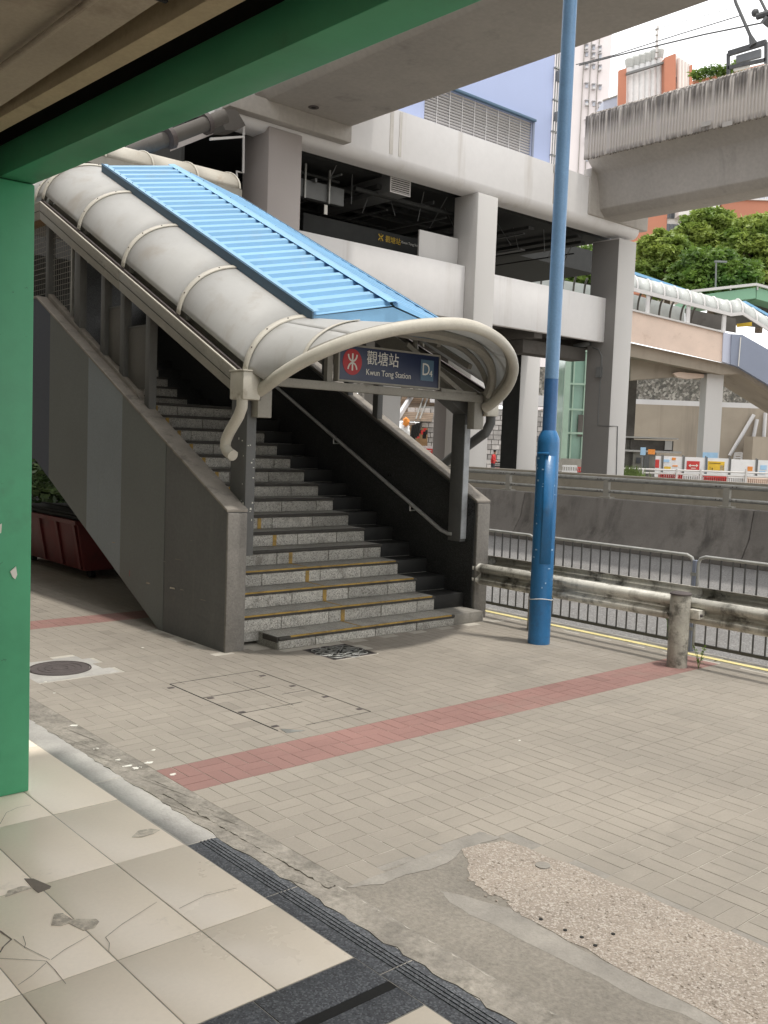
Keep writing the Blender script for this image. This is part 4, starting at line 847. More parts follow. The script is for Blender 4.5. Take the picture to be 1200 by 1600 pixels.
# ================================================================== PEDESTRIAN FENCE
fx = 7.87
spans = [(4.60, 6.42), (6.46, 8.28), (2.74, 4.555), (.9, 2.70), (8.32, 10.14), (10.18, 12), (12.05, 13.9)]
labs = {0: 'pedestrian guard railing panel directly behind the blue lamp post', 1: 'pedestrian guard railing panel behind the right stair wall end', 2: 'pedestrian guard railing panel at the right edge beyond the dirty white post',
        3: 'pedestrian guard railing panel nearest the viewer past the right edge', 4: 'pedestrian guard railing panel behind the right stair wall, fifth along', 5: 'pedestrian guard railing panel hidden behind the stair', 6: 'pedestrian guard railing panel farthest along behind the stair'}
def fence(y0, y1, lab):
    t = thing('guard_railing', lab, 'railing', (fx, (y0+y1)/2, 0), 'pedestrian guard railing panels along the kerb')
    r = .07
    c = [(fx, y0, .02), (fx, y0, .88-r), (fx, y0+r*.3, .88-r*.3), (fx, y0+r, .88), (fx, y1-r, .88), (fx, y1-r*.3, .88-r*.3), (fx, y1, .88-r), (fx, y1, .02)]
    MB().tube(c, .016, 10).build('frame', 'fencetop', t)
    MB().bar((fx, y0+.02, .075), (fx, y1-.02, .075), .022, .03).build('bottom_rail', 'fence', t)
    n = int((y1-y0)/.108); src = None
    for k in range(1, n):
        y = y0+(y1-y0)*k/n
        if src is None:
            q = MB().tube([(fx, y, .08), (fx, y, .87)], .009, 6).build('bar', 'fence', t); src = q.data; y_s = y
        else: place(src, 'bar', (0, y-y_s, 0), t)
for i, (y0, y1) in enumerate(spans):
    if i in (0, 1, 2): fence(y0, y1, labs[i])
pst = thing('fence_post', 'blue grey joint post between two pedestrian railing panels', 'post', (fx, 4.578, 0))
MB().box(fx-.03, fx+.03, 4.562, 4.594, 0, .84).build('post_body', 'greyblue', pst)
for z in (.2, .7): MB().box(fx-.035, fx-.028, 4.548, 4.608, z, z+.03).build('clamp', 'galv', pst)
# weeds
def weed(p, h, lab, nleaf=26, spread=.05):
    t = thing('weed', lab, 'plant', p)
    stm = MB(); lf = MB()
    for s in range(4):
        a = random.uniform(0, 6.28); tip = Vector(p)+Vector((math.cos(a)*spread, math.sin(a)*spread, h*random.uniform(.6, 1)))
        stm.tube([p, Vector(p).lerp(tip, .5)+Vector((0, 0, .01)), tip], .0025, 5)
        for k in range(nleaf//4):
            c = Vector(p).lerp(tip, random.uniform(.2, 1)); d = Vector((random.uniform(-1, 1), random.uniform(-1, 1), random.uniform(.0, 1))).normalized()*random.uniform(.02, .045)
            s2 = d.cross(Vector((0, 0, 1))).normalized()*.010; lf.add([c, c+d*.5+s2, c+d, c+d*.5-s2], [(0, 1, 2, 3)])
    stm.build('stem', 'weed', t); lf.build('leaf', 'leaf2', t, smooth=False, kind='stuff')
weed(Vector((7.31, 4.17, 0)), .22, 'small leafy weed at the foot of the dirty white post')
weed(Vector((7.80, 4.75, 0)), .34, 'tall thin feathery weed against the pedestrian railing', 30, .04)
# ================================================================== ROAD BARRIER + RAIL
BX = 15.57
ba = thing('road_barrier', 'grimy sloped concrete barrier on the far side of the road', 'barrier', (BX, 10, 0))
for k, (y0, y1) in enumerate([(-6, 3), (3.01, 8.2), (8.21, 13.4), (13.41, 18.6), (18.61, 24), (24.01, 34)]):
    P = [(BX-.02, y0, -.14), (BX-.02, y0, -.02), (BX+.22, y0, .33), (BX+.34, y0, .86), (BX+.62, y0, .86), (BX+.70, y0, -.14)]
    MB().prism(P, (0, y1-y0, 0)).build('barrier_block', 'barrier', ba, bevel=.02)
br = thing('barrier_handrail', 'two-bar galvanised steel rail bolted on top of the concrete barrier', 'railing', (BX+.5, 10, .86))
for z in (1.24, 1.0): MB().tube([(BX+.48, -4, z), (BX+.48, 34, z)], .045 if z > 1.1 else .035, 10).build('rail_bar', 'galv', br)
for y in np.arange(-1.6, 33, 2.6):
    q = MB(); q.box(BX+.44, BX+.52, y-.06, y+.06, .86, 1.22); q.box(BX+.40, BX+.56, y-.14, y+.14, .86, .89); q.build('rail_post', 'creamdk', br)
    q = MB()
    for s_ in (-.2, -.12, .12, .2): q.ball((BX+.435, y+s_, 1.24), .014, 6, 4); q.ball((BX+.44, y+s_, 1.0), .012, 6, 4)
    q.build('bolt', 'iron', br)
MB().box(BX+.40, BX+.43, onX(966, 775, BX+.41).y-.25, onX(966, 775, BX+.41).y+.1, .84, 1.36).build('rail_plate', 'cream', br) if False else None
pw = thing('planter_wall', 'low buff planter wall behind the barrier rail', 'low wall', (19, 12, 0))
MB().box(19, 19.35, -8, 21.5, -.2, onX(1080, 754, 19).z).build('wall_face', 'planter', pw)
MB().box(18.95, 19.4, -8, 21.5, onX(1080, 754, 19).z+.001, onX(1080, 754, 19).z+.06).build('coping', 'planter', pw)
MB().box(19.36, 24, -8, 21.4, .4, .9).build('soil', 'ground', pw)
# ================================================================== STATION
stn_ = thing('station_building', 'pale grey elevated station concourse on square columns with lilac louvred wall above', 'station', (25, 24, 0))
def P(n, v): return n
def cbox(name, m_, x0, x1, y0, y1, z0, z1, bevel=.04, par=None): return MB().box(x0, x1, y0, y1, z0, z1).build(name, m_, par or stn_, bevel=bevel)
cbox('column', 'pinkgrey', 16.21, 17.42, 24, 25.4, -.2, 10.95)
cbox('column', 'colgrey', 25.19, 26.24, 24, 25.2, -.2, 10.82)
cbox('column', 'colgrey', 33.74, 34.98, 24, 25.35, -.2, 10.66)
for (x, y) in ((25.5, 34), (34.2, 34)):
    pass
MB().box(33.728, 33.738, 24.01, 25.34, -.1, 10.6).build('shaded_face', 'colshade', stn_, smooth=False)  # dark sheet paints the shade on this side of the column
# inner columns under the concourse
r0 = ray(787, 600); r1 = ray(813, 600); r2 = ray(843, 600)
yi = 30.; xa = r1[0]/r1[1]*yi; xb = r2[0]/r2[1]*yi; yd = xa/(r0[0]/r0[1])
cbox('column', 'colgrey', xa, xb, yi, yd+.01, -.2, 6.3); MB().box(xa-.012, xa-.002, yi+.01, yd, -.1, 6.2).build('shaded_face', 'void', stn_, smooth=False)  # black sheet puts the inner column's shaded side into colour
r1 = ray(594, 640); r2 = ray(626, 640); cbox('column', 'colgrey', r1[0]/r1[1]*28, r2[0]/r2[1]*28, 28, 29, -.2, 6.3)
r1 = ray(697, 680); r2 = ray(724, 680); cbox('column', 'pinkgrey', r1[0]/r1[1]*36, r2[0]/r2[1]*36, 36, 37, -.2, 6.3)
# parapets (butt between the columns)
zt = lambda z: (z-1.8)/24*24.5+1.8
pt, pb = zt(8.15), zt(6.28)
cbox('parapet', 'white', 17.43, 25.18, 24.5, 24.75, pb, pt, .02); cbox('parapet', 'white', 26.25, 33.73, 24.5, 24.75, pb, pt-.07, .02)
cbox('parapet', 'white', 12.5, 16.20, 24.5, 24.75, pb, pt, .02)
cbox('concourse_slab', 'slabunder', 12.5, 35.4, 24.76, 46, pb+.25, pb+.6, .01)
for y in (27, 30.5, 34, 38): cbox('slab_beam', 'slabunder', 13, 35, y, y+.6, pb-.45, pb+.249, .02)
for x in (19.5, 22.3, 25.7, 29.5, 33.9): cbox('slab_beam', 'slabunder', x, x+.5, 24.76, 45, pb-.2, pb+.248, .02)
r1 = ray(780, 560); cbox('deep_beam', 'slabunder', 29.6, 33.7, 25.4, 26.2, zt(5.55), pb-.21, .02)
# roof slab with rounded lower edge, lit face z 11.1-12.65
def slab_profile(y0):
    pts = [(y0, 12.66), (y0, 11.15)]
    for a in np.linspace(0, math.pi/2, 7)[1:]: pts.append((y0+.34*(1-math.cos(a)), 11.15-.34*math.sin(a)))
    pts += [(24.85, 10.81), (24.85, 11.3), (45, 11.3), (45, 12.66)]
    return pts
pf = slab_profile(24.0)
b = MB().prism([(14.4, y, z) for y, z in pf], (35.1-14.4, 0, 0)); b.build('roof_slab', 'white', stn_, bevel=0, ang=30)
b = MB(); b.box(14.6, 19.0, 23.6, 23.99, 11.02, 11.54); b.build('bearing_block', 'conc', stn_, bevel=.03)
cbox('bearing_block', 'conc', 18.0, 19.0, 23.7, 23.985, 11.15, 11.5, .02)
for (x0, x1, m_) in ((29.3, 29.42, 'rust'), (29.5, 29.68, 'rust'), (20.9, 21.05, 'stain'), (21.3, 21.42, 'stain')): MB().box(x0, x1, 23.990, 23.998, 11.2, 12.62).build('water_stain', m_, stn_, smooth=False)
MB().box(29.25, 29.75, 23.97, 23.996, 12.35, 12.66).build('broken_corner', 'conc', stn_, bevel=.01)
# lilac plant-room wall with louvre
LX0, LX1, LZ0, LZ1 = 22.95, 28.6, 12.80, 14.2
for (x0, x1, z0, z1) in ((14.5, LX0, 12.665, 24), (LX1, 29.75, 12.665, 24), (LX0, LX1, LZ1, 24)): cbox('upper_wall', 'lilac', x0, x1, 24.6, 26, z0, z1, 0)
cbox('upper_wall', 'lilac', LX0+.001, LX1-.001, 24.6, 26, 12.665, LZ0, 0)
lv = MB().box(LX0, LX1, 25.2, 25.3, LZ0, LZ1).build('louvre', 'void', stn_, smooth=False)
nsl = 14
sm = None
for k in range(nsl):
    z = LZ0+(LZ1-LZ0)*(k+.5)/nsl
    if sm is None: q = MB().obox(((LX0+LX1)/2, 24.68, z), ((LX1-LX0)/2-.01, 0, 0), (0, .03, -.024), (0, .004, .004)).build('slat', 'louvre', lv, smooth=False); sm = q.data; z_s = z
    else: place(sm, 'slat', (0, 0, z-z_s), lv)
for k in range(10): x = LX0+(LX1-LX0)*k/9; MB().box(x-.012, x+.012, 24.63, 24.635, LZ0, LZ1).build('mullion', 'louvre', lv, smooth=False)
cbox('louvre_hood', 'roofdk', LX0-.02, LX1+.08, 24.45, 24.595, LZ1+.001, LZ1+.09, .01); cbox('louvre_jamb', 'greyblue', LX1+.001, LX1+.10, 24.55, 24.59, LZ0, LZ1, 0)
# conduits at the wall end
for k, dx in enumerate((.02, .16)): MB().tube([(29.78+dx, 24.55, 12.7), (29.78+dx, 24.55, 22)], .03, 6).build('conduit', 'galv', stn_)
for z in (13.2, 14.1, 15.3, 16.5): MB().box(29.70, 30.02, 24.48, 24.6, z, z+.05).build('conduit_clip', 'galv', stn_)
for z, h in ((14.5, .35), (16.0, .4)): cbox('junction_box', 'duct', 29.76, 30.0, 24.35, 24.5, z, z+h, .01)
# concourse interior: dark ceiling services
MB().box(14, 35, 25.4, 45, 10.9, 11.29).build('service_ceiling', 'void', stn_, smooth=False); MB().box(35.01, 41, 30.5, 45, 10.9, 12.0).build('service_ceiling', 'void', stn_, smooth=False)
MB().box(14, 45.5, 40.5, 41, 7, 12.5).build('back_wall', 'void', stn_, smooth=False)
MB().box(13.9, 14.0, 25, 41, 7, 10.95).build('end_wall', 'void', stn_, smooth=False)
random.seed(3)
for k in range(26):
    y = 25.6+k*.52; z = random.uniform(10.2, 10.8); x0 = random.uniform(17, 24); x1 = x0+random.uniform(3, 9)
    MB().tube([(x0, y, z), (min(x1, 34.5), y, z)], random.choice((.03, .05, .08)), 8).build('service_pipe', random.choice(('void', 'duct', 'void', 'void')), stn_)
for k in range(22):
    x = 17.7+k*.78; z = random.uniform(10.0, 10.75); y0 = random.uniform(25.2, 27)
    MB().box(x, x+random.choice((.05, .08, .3)), y0, y0+random.uniform(3, 9), z, z+random.choice((.05, .12))).build('cable_tray', random.choice(('void', 'duct')), stn_)
for k in range(16):
    x = 17.8+k*1.05; MB().tube([(x, 25.3+random.uniform(0, 2), 10.9), (x, 25.3+random.uniform(0, 2), 9.9)], .018, 5).build('hanger_rod', 'duct', stn_)
# pale bulkhead and duct with louvred end
cbox('bulkhead', 'duct', 17.5, 20.6, 25.9, 26.1, 9.75, 10.32, .01)
for x in (17.75, 18.9, 19.9): MB().box(x-.03, x+.03, 25.80, 25.86, 9.7, 10.8).build('hanger_frame', 'galv', stn_)
dct = thing('air_duct', 'square metal air duct with white louvred end hanging under the concourse roof', 'duct', (21.4, 24.9, 10.3))
d0 = onY(612, 252, 24.9); d1 = onY(641, 292, 24.9)
MB().box(d0.x, d1.x, 24.93, 29, 10.33, 11.0).build('duct_body', 'duct', dct, bevel=.01)
f = MB(); f.box(d0.x-.02, d1.x+.02, 24.90, 24.928, 10.31, 10.345); f.box(d0.x-.02, d1.x+.02, 24.90, 24.928, 10.985, 11.02); f.box(d0.x-.02, d0.x+.02, 24.90, 24.928, 10.345, 10.985); f.box(d1.x-.02, d1.x+.02, 24.90, 24.928, 10.345, 10.985); f.build('end_frame', 'louvre', dct)
for k in range(9): z = 10.38+k*.07; MB().obox(((d0.x+d1.x)/2, 24.915, z), ((d1.x-d0.x)/2-.02, 0, 0), (0, .018, -.012), (0, .003, .004)).build('slat', 'louvre', dct, smooth=False)
MB().box(d0.x+.02, d1.x-.02, 24.929, 24.935, 10.35, 10.98).build('end_backing', 'nearblack', dct)
# interior direction sign and pale panel
hs = thing('concourse_sign', 'long black hanging sign with small yellow station name inside the concourse', 'sign', (20, 26, 8.6))
SY = 26.2
cz_s = onY(595, 360, SY).z; s0, s1, s2, s3 = onY(474, 350, SY), onY(655, 365, SY), onY(655, 392, SY), onY(474, 362, SY)
MB().box(s0.x, s1.x, SY, SY+.15, 8.4, cz_s).build('sign_box', 'void', hs, bevel=.01)
tx = onY(612, 377, SY)
text('觀塘站', .25, 'yellowp', hs, 'lettering', (onY(602, 373, SY).x, SY-.004, onY(612, 376, SY).z), (1, 0, 0), (0, 0, 1), ext=.001)
text('Kwun Tong Station', .13, 'signwhite', hs, 'lettering', (onY(627, 379, SY).x, SY-.004, onY(637, 380.5, SY).z), (1, 0, 0), (0, 0, 1), ext=.001)
cx = onY(595, 371, SY).x; cz_ = onY(595, 371, SY).z
b = MB()
for sg_ in (-1, 1):
    for a, b2 in zip(np.linspace(-1.4, 1.4, 8), np.linspace(-1.4, 1.4, 8)[1:]):
        b.bar((cx+.10*math.sin(a), SY-.005, cz_+sg_*(.13-.11*math.cos(a))), (cx+.10*math.sin(b2), SY-.005, cz_+sg_*(.13-.11*math.cos(b2))), .004, .035)
b.bar((cx, SY-.006, cz_-.14), (cx, SY-.006, cz_+.14), .004, .03); b.build('roundel_symbol', 'yellowp', hs, smooth=False, kind='stuff')
cbox('screen_panel', 'colgrey', onY(656, 353, 24.9).x, 25.18, 24.9, 24.98, pt-.2, zt(9.15), .01)
cbox('hanging_tag', 'signwhite', onY(509, 320, 25.6).x-.05, onY(509, 320, 25.6).x+.08, 25.6, 25.63, onY(509, 335, 25.6).z, onY(509, 320, 25.6).z, 0)
# floodlight on column three
fl = thing('column_floodlight', 'grey floodlight on a bent arm with conduit down the rightmost column', 'floodlight', (33.6, 24.8, 6))
def cX(x, y): return onX(x, y, 33.72)
a = cX(918, 542); MB().obox(cX(915, 540)+Vector((-.25, 0, 0)), (.1, -.34, .06), (.12, .04, 0), (0, .02, .09)).build('lamp_head', 'duct', fl, bevel=.03)
MB().tube([cX(926, 543), cX(935, 546), cX(940, 556), cX(940, 575)], .03, 8).build('arm', 'duct', fl)
MB().box(33.60, 33.735, cX(937, 585).y-.12, cX(937, 585).y+.12, cX(937, 590).z, cX(937, 574).z).build('control_box', 'duct', fl)
MB().tube([cX(938, 590), cX(934, 665), cX(953, 666)]+[onY(965, 666, 23.98), onY(963, 745, 23.98)], .022, 6).build('conduit', 'duct', fl)
# ================================================================== VIADUCTS
v1 = thing('near_viaduct', 'plain concrete rail viaduct crossing overhead from the station towards the viewer', 'viaduct', (17.4, 10, 0))
P = [(15.85, 11.5), (18.95, 11.5), (19.15, 11.7), (19.6, 12.9), (20.3, 13.4), (20.3, 14.6), (20.15, 14.6), (20.1, 13.7), (14.7, 13.7), (14.65, 14.6), (14.5, 14.6), (14.5, 13.4), (15.1, 12.9), (15.65, 11.7)]
for (y0, y1) in ((-40, 23.98), ):
    MB().prism([(x, y0, z) for x, z in P], (0, y1-y0, 0)).build('girder', 'conc', v1, bevel=.03)
hp = onZ(490, 168, 11.49); MB().tube([hp+Vector((0, 0, .05)), hp+Vector((0, 0, -.006))], .16, 16).build('drain_collar', 'iron', v1)
MB().tube([hp+Vector((0, 0, .05)), hp+Vector((0, 0, -.012))], .07, 12).build('drain_hole', 'nearblack', v1)
v2 = thing('far_viaduct', 'ribbed streaky concrete rail viaduct leaving the station at the upper right', 'viaduct', (32.5, 15, 0))
P2 = [(31.25, 13.25), (31.02, 13.18), (31.02, 14.85), (31.3, 15.0), (31.5, 15.0), (31.5, 13.9), (35.6, 13.9), (35.6, 15.0), (36, 15), (36, 13.1), (34.9, 12.7), (34.1, 11.5), (33.55, 11.22), (32.5, 11.22), (32.15, 11.5), (32.02, 12.4), (31.85, 12.8)]
MB().prism([(x, -40, z) for x, z in P2], (0, 40+23.97, 0)).build('girder', 'conc', v2, bevel=.05)
MB().box(31.5, 35.6, 23.9, 24.3, 11.2, 13).build('end_diaphragm', 'conc', v2, bevel=.05)
rib_src = None
joints = [onX(x, 200, 31.0).y for x in (952, 1030, 1113)]
ys_ = np.arange(-1, 23.8, .128); nr = 0
far = MB()
def rib_mb(y):
    pr_ = [(31.02, 13.14), (30.95, 13.17), (30.92, 13.3), (30.92, 14.7), (30.97, 14.86), (31.10, 14.97), (31.32, 15.03), (31.5, 15.03), (31.5, 14.9), (31.02, 14.8)]
    return MB().prism([(x, y-.039, z) for x, z in pr_], (0, .078, 0))
for y in ys_:
    if any(abs(y-j) < .06 for j in joints): continue
    if rib_src is None: q = rib_mb(y).build('rib', 'concrib', v2, bevel=.02); rib_src = q.data; y_s = y
    else: place(rib_src, 'rib', (0, y-y_s, 0), v2)
MB().box(30.955, 31.02, -2, 23.9, 13.2, 14.84).build('parapet_face', 'concrib', v2)
for x in (1101, 1134):
    p = onX(x, 195, 30.9); MB().box(30.88, 30.9, p.y-.25, p.y+.12, p.z-.06, p.z+.1).build('cover_plate', 'conc', v2)
cbox('stained_end', 'conc', 29.6, 30.7, 23.92, 23.995, 11.3, 12.9, .02, par=v2) if False else None
# railway mast, frame and wires
tm = thing('overhead_line_mast', 'dark steel overhead line frame and mast standing on the ribbed viaduct', 'mast', (33, 12, 15))
D_ = 33.
def X3(x, y): return onX(x, y, 32.6)
f = MB(); A, B_, C_, E_ = X3(1138, 84), X3(1197, 66), X3(1197, 105), X3(1138, 118)
f.bar(A, B_, .12, .18); f.bar(A, E_, .1, .1); f.bar(B_, C_, .1, .1); f.bar(E_.lerp(A, .35), C_.lerp(B_, .3), .1, .12); f.build('frame', 'fence', tm)
f = MB(); f.prism([X3(1150, 87), X3(1188, 76), X3(1188, 89), X3(1150, 99)], (.1, 0, 0)); f.build('weight_box', 'duct', tm)
f = MB(); f.prism([X3(1146, 103), X3(1170, 97), X3(1170, 105), X3(1146, 111)], (.1, 0, 0)); f.build('number_plate', 'signwhite', tm)
f = MB(); f.tube([X3(1178, 72), X3(1172, 55), X3(1150, 5), X3(1140, -30)], [.16, .06, .06, .06], 8); f.build('stay', 'fence', tm)
f = MB(); f.tube([X3(1186, -5), X3(1201, 25)], .05, 6); f.tube([X3(1183, 26), X3(1210, 18)], .12, 8); f.ball(X3(1180, 20), .14, 8, 6); f.tube([X3(1196, 40), X3(1204, 30)], .22, 8); f.build('insulator', 'fence', tm)
def wire(pts, lab, r=.022):
    o = MB().tube([X3(x, y) for x, y in pts], r, 5).build('overhead_wire', 'fence'); return tag(o, lab, 'wire', 'overhead line wires')
wire([(905, 102), (1000, 78), (1100, 54), (1210, 32)], 'lower and thicker of the overhead wires above the ribbed viaduct', .03)
wire([(900, 101), (960, 86), (1060, 54), (1158, 24)], 'middle overhead wire meeting the slanted stay above the viaduct', .02)
wire([(1000, 52), (1080, 30), (1146, 12)], 'thin faint upper overhead wire above the viaduct', .01)
# ================================================================== COVERED WALKWAY behind the stair
cw = thing('covered_walkway', 'cream rust-stained barrel roofed walkway behind the blue roof at upper left', 'walkway', (12, 22, 5))
WY = 22.
for xs in (range(0, 8)):
    xa, xb = 3.95+xs*1.25, 3.95+xs*1.25+1.22
    zc = onY(300, 250, WY).z-.15
    rows = []
    for x in (xa, xb):
        rows.append([Vector((x, WY+.9-.95*math.cos(a), zc-.30+.55*math.sin(a))) for a in np.linspace(0, 1.9, 12)])
    MB().grid(rows).build('roof_panel', 'barrel2', cw, solid=.02, ang=60)
    MB().tube([Vector((xb+.015, WY+.9-.98*math.cos(a), zc-.30+.57*math.sin(a))) for a in np.linspace(0, 1.9, 10)], .025, 6).build('rib_strap', 'cream', cw)
MB().box(4, 14, WY-.08, WY-.03, zc-.52, zc-.31).build('gutter_face', 'creamdk', cw)
MB().box(4, 14, WY+.0, WY+2.4, zc-1.9, zc-1.7).build('deck', 'slabunder', cw)
MB().box(4, 14, WY+2.42, WY+2.5, zc-1.9, zc-.3).build('far_side', 'void', cw)
MB().box(4, 14, WY+.9, WY+1.5, zc+.27, zc+.33).build('ridge_sheet', 'roofblue', cw)
# big pipes and beam ends by column one
pg = thing('bridge_drain_pipes', 'grey drain pipes and boxed trunking slung under the viaduct at upper left', 'pipe', (14, 23, 11))
a = onY(235, 222, 23); b_ = onY(400, 160, 21)
MB().tube([onY(200, 240, 23.5), onY(265, 215, 23.2), onY(330, 190, 23), onY(352, 181, 22.9)], .19, 14).build('drain_pipe', 'slabunder', pg)
for x, y in ((265, 215), (322, 193)):
    c = onY(x, y, 23.1); MB().tube([c+Vector((-.06, 0, -.03)), c+Vector((.06, 0, .03))], .29, 14).build('pipe_collar', 'iron', pg)
MB().prism([onY(x, y, 24.2) for x, y in [(277, 218), (345, 188), (345, 205), (277, 232)]], (0, .4, 0)).build('trunking', 'pinkgrey', pg)
MB().prism([onY(x, y, 23.3) for x, y in [(341, 178), (352, 170), (370, 172), (384, 196), (370, 204), (352, 203)]], (0, .6, 0)).build('trunking_box', 'slabunder', pg)
MB().prism([onY(x, y, 22.9) for x, y in [(329, 215), (380, 212), (380, 215), (329, 219)]], (0, .06, 0)).build('bracket_bar', 'colgrey', pg)
MB().tube([onY(381, 190, 23.9), onY(380, 270, 23.9), onY(370, 268, 23.9), onY(370, 278, 23.9)], .035, 6).build('small_pipe', 'colgrey', pg)
# dark underside behind: station rear part left of column one
MB().box(4, 14, 27, 45, 11, 12.6).build('viaduct_rear_deck', 'slabunder', v1) if False else None
# ================================================================== BACKGROUND
GZ = 0.
def pz(x, y, d): return onF(x, y, d)
def upright(mb, x0, y0, x1, y1, d, dep):     # body from two image corners: true vertical box facing the viewer
    a, b_ = onF(x0, (y0+y1)/2, d), onF(x1, (y0+y1)/2, d); z1 = onF((x0+x1)/2, y0, d).z; z0 = onF((x0+x1)/2, y1, d).z
    a.z = z0; b_.z = z0
    return mb.prism([a, b_, Vector((b_.x, b_.y, z1)), Vector((a.x, a.y, z1))], FWV*dep)
def up1(name, m_, x0, y0, x1, y1, d, dep, par, bevel=0, **k): return upright(MB(), x0, y0, x1, y1, d, dep).build(name, m_, par, bevel=bevel, smooth=False, **k)
# stone retaining wall across the back
rw = thing('retaining_wall', 'long stone retaining wall behind the station with rough rubble above a white band', 'retaining wall', onF(900, 740, 82).xyz)
up1('rubble_upper', 'rubble', 500, 575, 1290, 623, 83, 1.5, rw); up1('white_band', 'wallband', 672, 623, 1290, 640, 82.6, 1.2, rw)
up1('wall_core', 'mort2', 655, 640, 960, 760, 82.45, 1.2, rw); up1('concrete_face', 'beigeconc', 961, 636, 1290, 765, 82.4, 1.2, rw)
bk = MB()
a0 = onF(636, 690, 82.3); a1 = onF(958, 690, 82.3); zt_, zb0 = onF(760, 641, 82.3).z, -.1
rowh = .42; L_ = (a1-a0).length; u_ = (a1-a0).normalized(); u_.z = 0
for r_ in range(int((zt_-zb0)/rowh)+1):
    x = -random.uniform(0, .6); z = zb0+r_*rowh
    while x < L_:
        wd = random.uniform(.45, .85); bk.t = random.uniform(.7, 1.2); c = Vector((a0.x, a0.y, 0))+u_*(x+wd/2)+FWV*random.uniform(-.03, .03)
        if z+rowh-.03 < zt_+.1: bk.obox(Vector((c.x, c.y, z+rowh/2)), u_*(wd/2-.025), FWV*.12, Vector((0, 0, rowh/2-.025)))
        x += wd
bk.m('blockw').build('stone_block', None, rw, smooth=False, kind='stuff')
# diagonal pipes and ledge on the concrete wall
for k, (xa, ya, xb, yb) in enumerate([(1178, 648, 1140, 712), (1183, 655, 1170, 718), (1196, 645, 1193, 690)]):
    MB().tube([onF(xa, ya, 82.1), onF(xb, yb, 82.1)], .16, 8).build('wall_pipe', 'wallband', rw)
up1('concrete_block', 'beigeconc', 1175, 684, 1290, 745, 79, 2, rw)
# peach footbridge
fb = thing('peach_footbridge', 'peach rendered footbridge with white barrel canopy on the right', 'footbridge', onF(1100, 740, 62).xyz)
def fpoly(name, m_, pts, d, dep, par, **k): return slab_f(MB(), pts, d, dep).build(name, m_, par, smooth=False, **k)
fpoly('parapet', 'peach', [(940, 474), (1130, 520), (1128, 565), (940, 522)], 60, .35, fb)
fpoly('parapet_base', 'peach', [(940, 509), (1128.5, 554), (1128, 566), (940, 524)], 59.985, .012, fb)
fpoly('parapet_coping', 'colgrey', [(940, 471), (1131, 517.5), (1131, 520), (940, 474)], 59.85, .5, fb)
fpoly('end_panel', 'palelilac', [(1130.5, 519), (1143, 522), (1141, 569), (1128.5, 565)], 59.9, .4, fb)
fpoly('stair_panel', 'greyblue', [(1143.3, 522), (1160, 523), (1290, 597), (1290, 655), (1154, 573), (1141.3, 569)], 59.8, .4, fb)
fpoly('panel_joint', 'signwhite', [(1157, 527), (1158.2, 527), (1154.5, 572), (1153.5, 572)], 59.7, .05, fb)
fpoly('deck', 'beigeconc', [(940, 526), (1128, 567), (1154, 574), (1290, 656), (1290, 668), (1155, 584), (1128, 585), (940, 548)], 60.4, 5, fb)
fpoly('cross_beam', 'beigeconc', [(985, 555), (1100, 572), (1100, 584), (1060, 588), (985, 594)], 61.5, 1, fb)
fpoly('crumbled_soffit', 'peach', [(1052, 583), (1062, 581), (1100, 585), (1100, 590), (1075, 592), (1058, 589)], 61.2, .4, fb)
up1('column', 'colgrey', 1100, 584, 1126, 760, 61, 1.2, fb)
up1('rear_column', 'slabunder', 975, 560, 992, 760, 66, 1.2, fb)
up1('blue_paint', 'bluep', 1097.2, 707, 1120.8, 745, 60.97, .02, fb)
# canopy on the footbridge
def barrelrun(p0, p1, d0, rad, nseg, mname, par, dep=2.6):
    A, B_ = onF(*p0, d0), onF(*p1, d0)
    for k in range(nseg):
        a, b_ = A.lerp(B_, k/nseg), A.lerp(B_, (k+.97)/nseg)
        rows = [[q+FWV*(rad*1.3-rad*1.3*math.cos(t))+Vector((0, 0, rad*math.sin(t))) for t in np.linspace(-.1, 2.2, 10)] for q in (a, b_)]
        MB().grid(rows).build('roof_panel', mname, par, solid=.05, ang=60)
        MB().tube([b_+FWV*(rad*1.3-rad*1.33*math.cos(t))+Vector((0, 0, rad*1.03*math.sin(t))) for t in np.linspace(-.1, 2.2, 8)], .05, 5).build('rib_strap', 'louvre', par)
barrelrun((955, 440), (1143, 490), 60, .95, 9, 'frost', fb)
barrelrun((1144, 491), (1161, 488), 60, .95, 1, 'frost', fb); barrelrun((1162, 489), (1290, 570), 60, .95, 6, 'frost', fb)
fpoly('gutter', 'louvre', [(955, 440), (1143, 489), (1161, 487), (1290, 568), (1290, 574), (1161, 492), (1143, 494), (955, 446)], 59.9, .12, fb)
fpoly('ridge_sheet', 'roofblue', [(990, 424), (1135, 473), (1165, 470), (1290, 540), (1290, 543), (1165, 474), (1135, 477), (990, 428)], 61.3, .8, fb)
for x, y0, y1 in ((1013, 458, 492), (1076, 476, 506), (1132, 492, 520)): up1('canopy_post', 'louvre', x-2.5, y0, x+2.5, y1, 60, .25, fb)
for k in range(-10, 7):   # inside of far barrel side
    A = onF(985+k*17, 470+k*4.4, 63.4); MB().tube([A+FWV*(.9*math.sin(t))+Vector((0, 0, 1.0*math.cos(t)-.3)) for t in np.linspace(0, 1.6, 8)], .07, 5).build('arch_rib', 'slabunder', fb)
fpoly('far_glazing', 'frost', [(820, 428), (960, 452), (1070, 482), (1070, 503), (960, 478), (820, 455)], 64.5, .05, fb)
fpoly('dark_interior', 'slabunder', [(1071, 482), (1150, 498), (1150, 520), (1071, 506)], 64.6, .05, fb)
fpoly('striped_barrier', 'yellowp', [(1152, 506), (1175, 503), (1175, 509), (1152, 511)], 63, .1, fb)
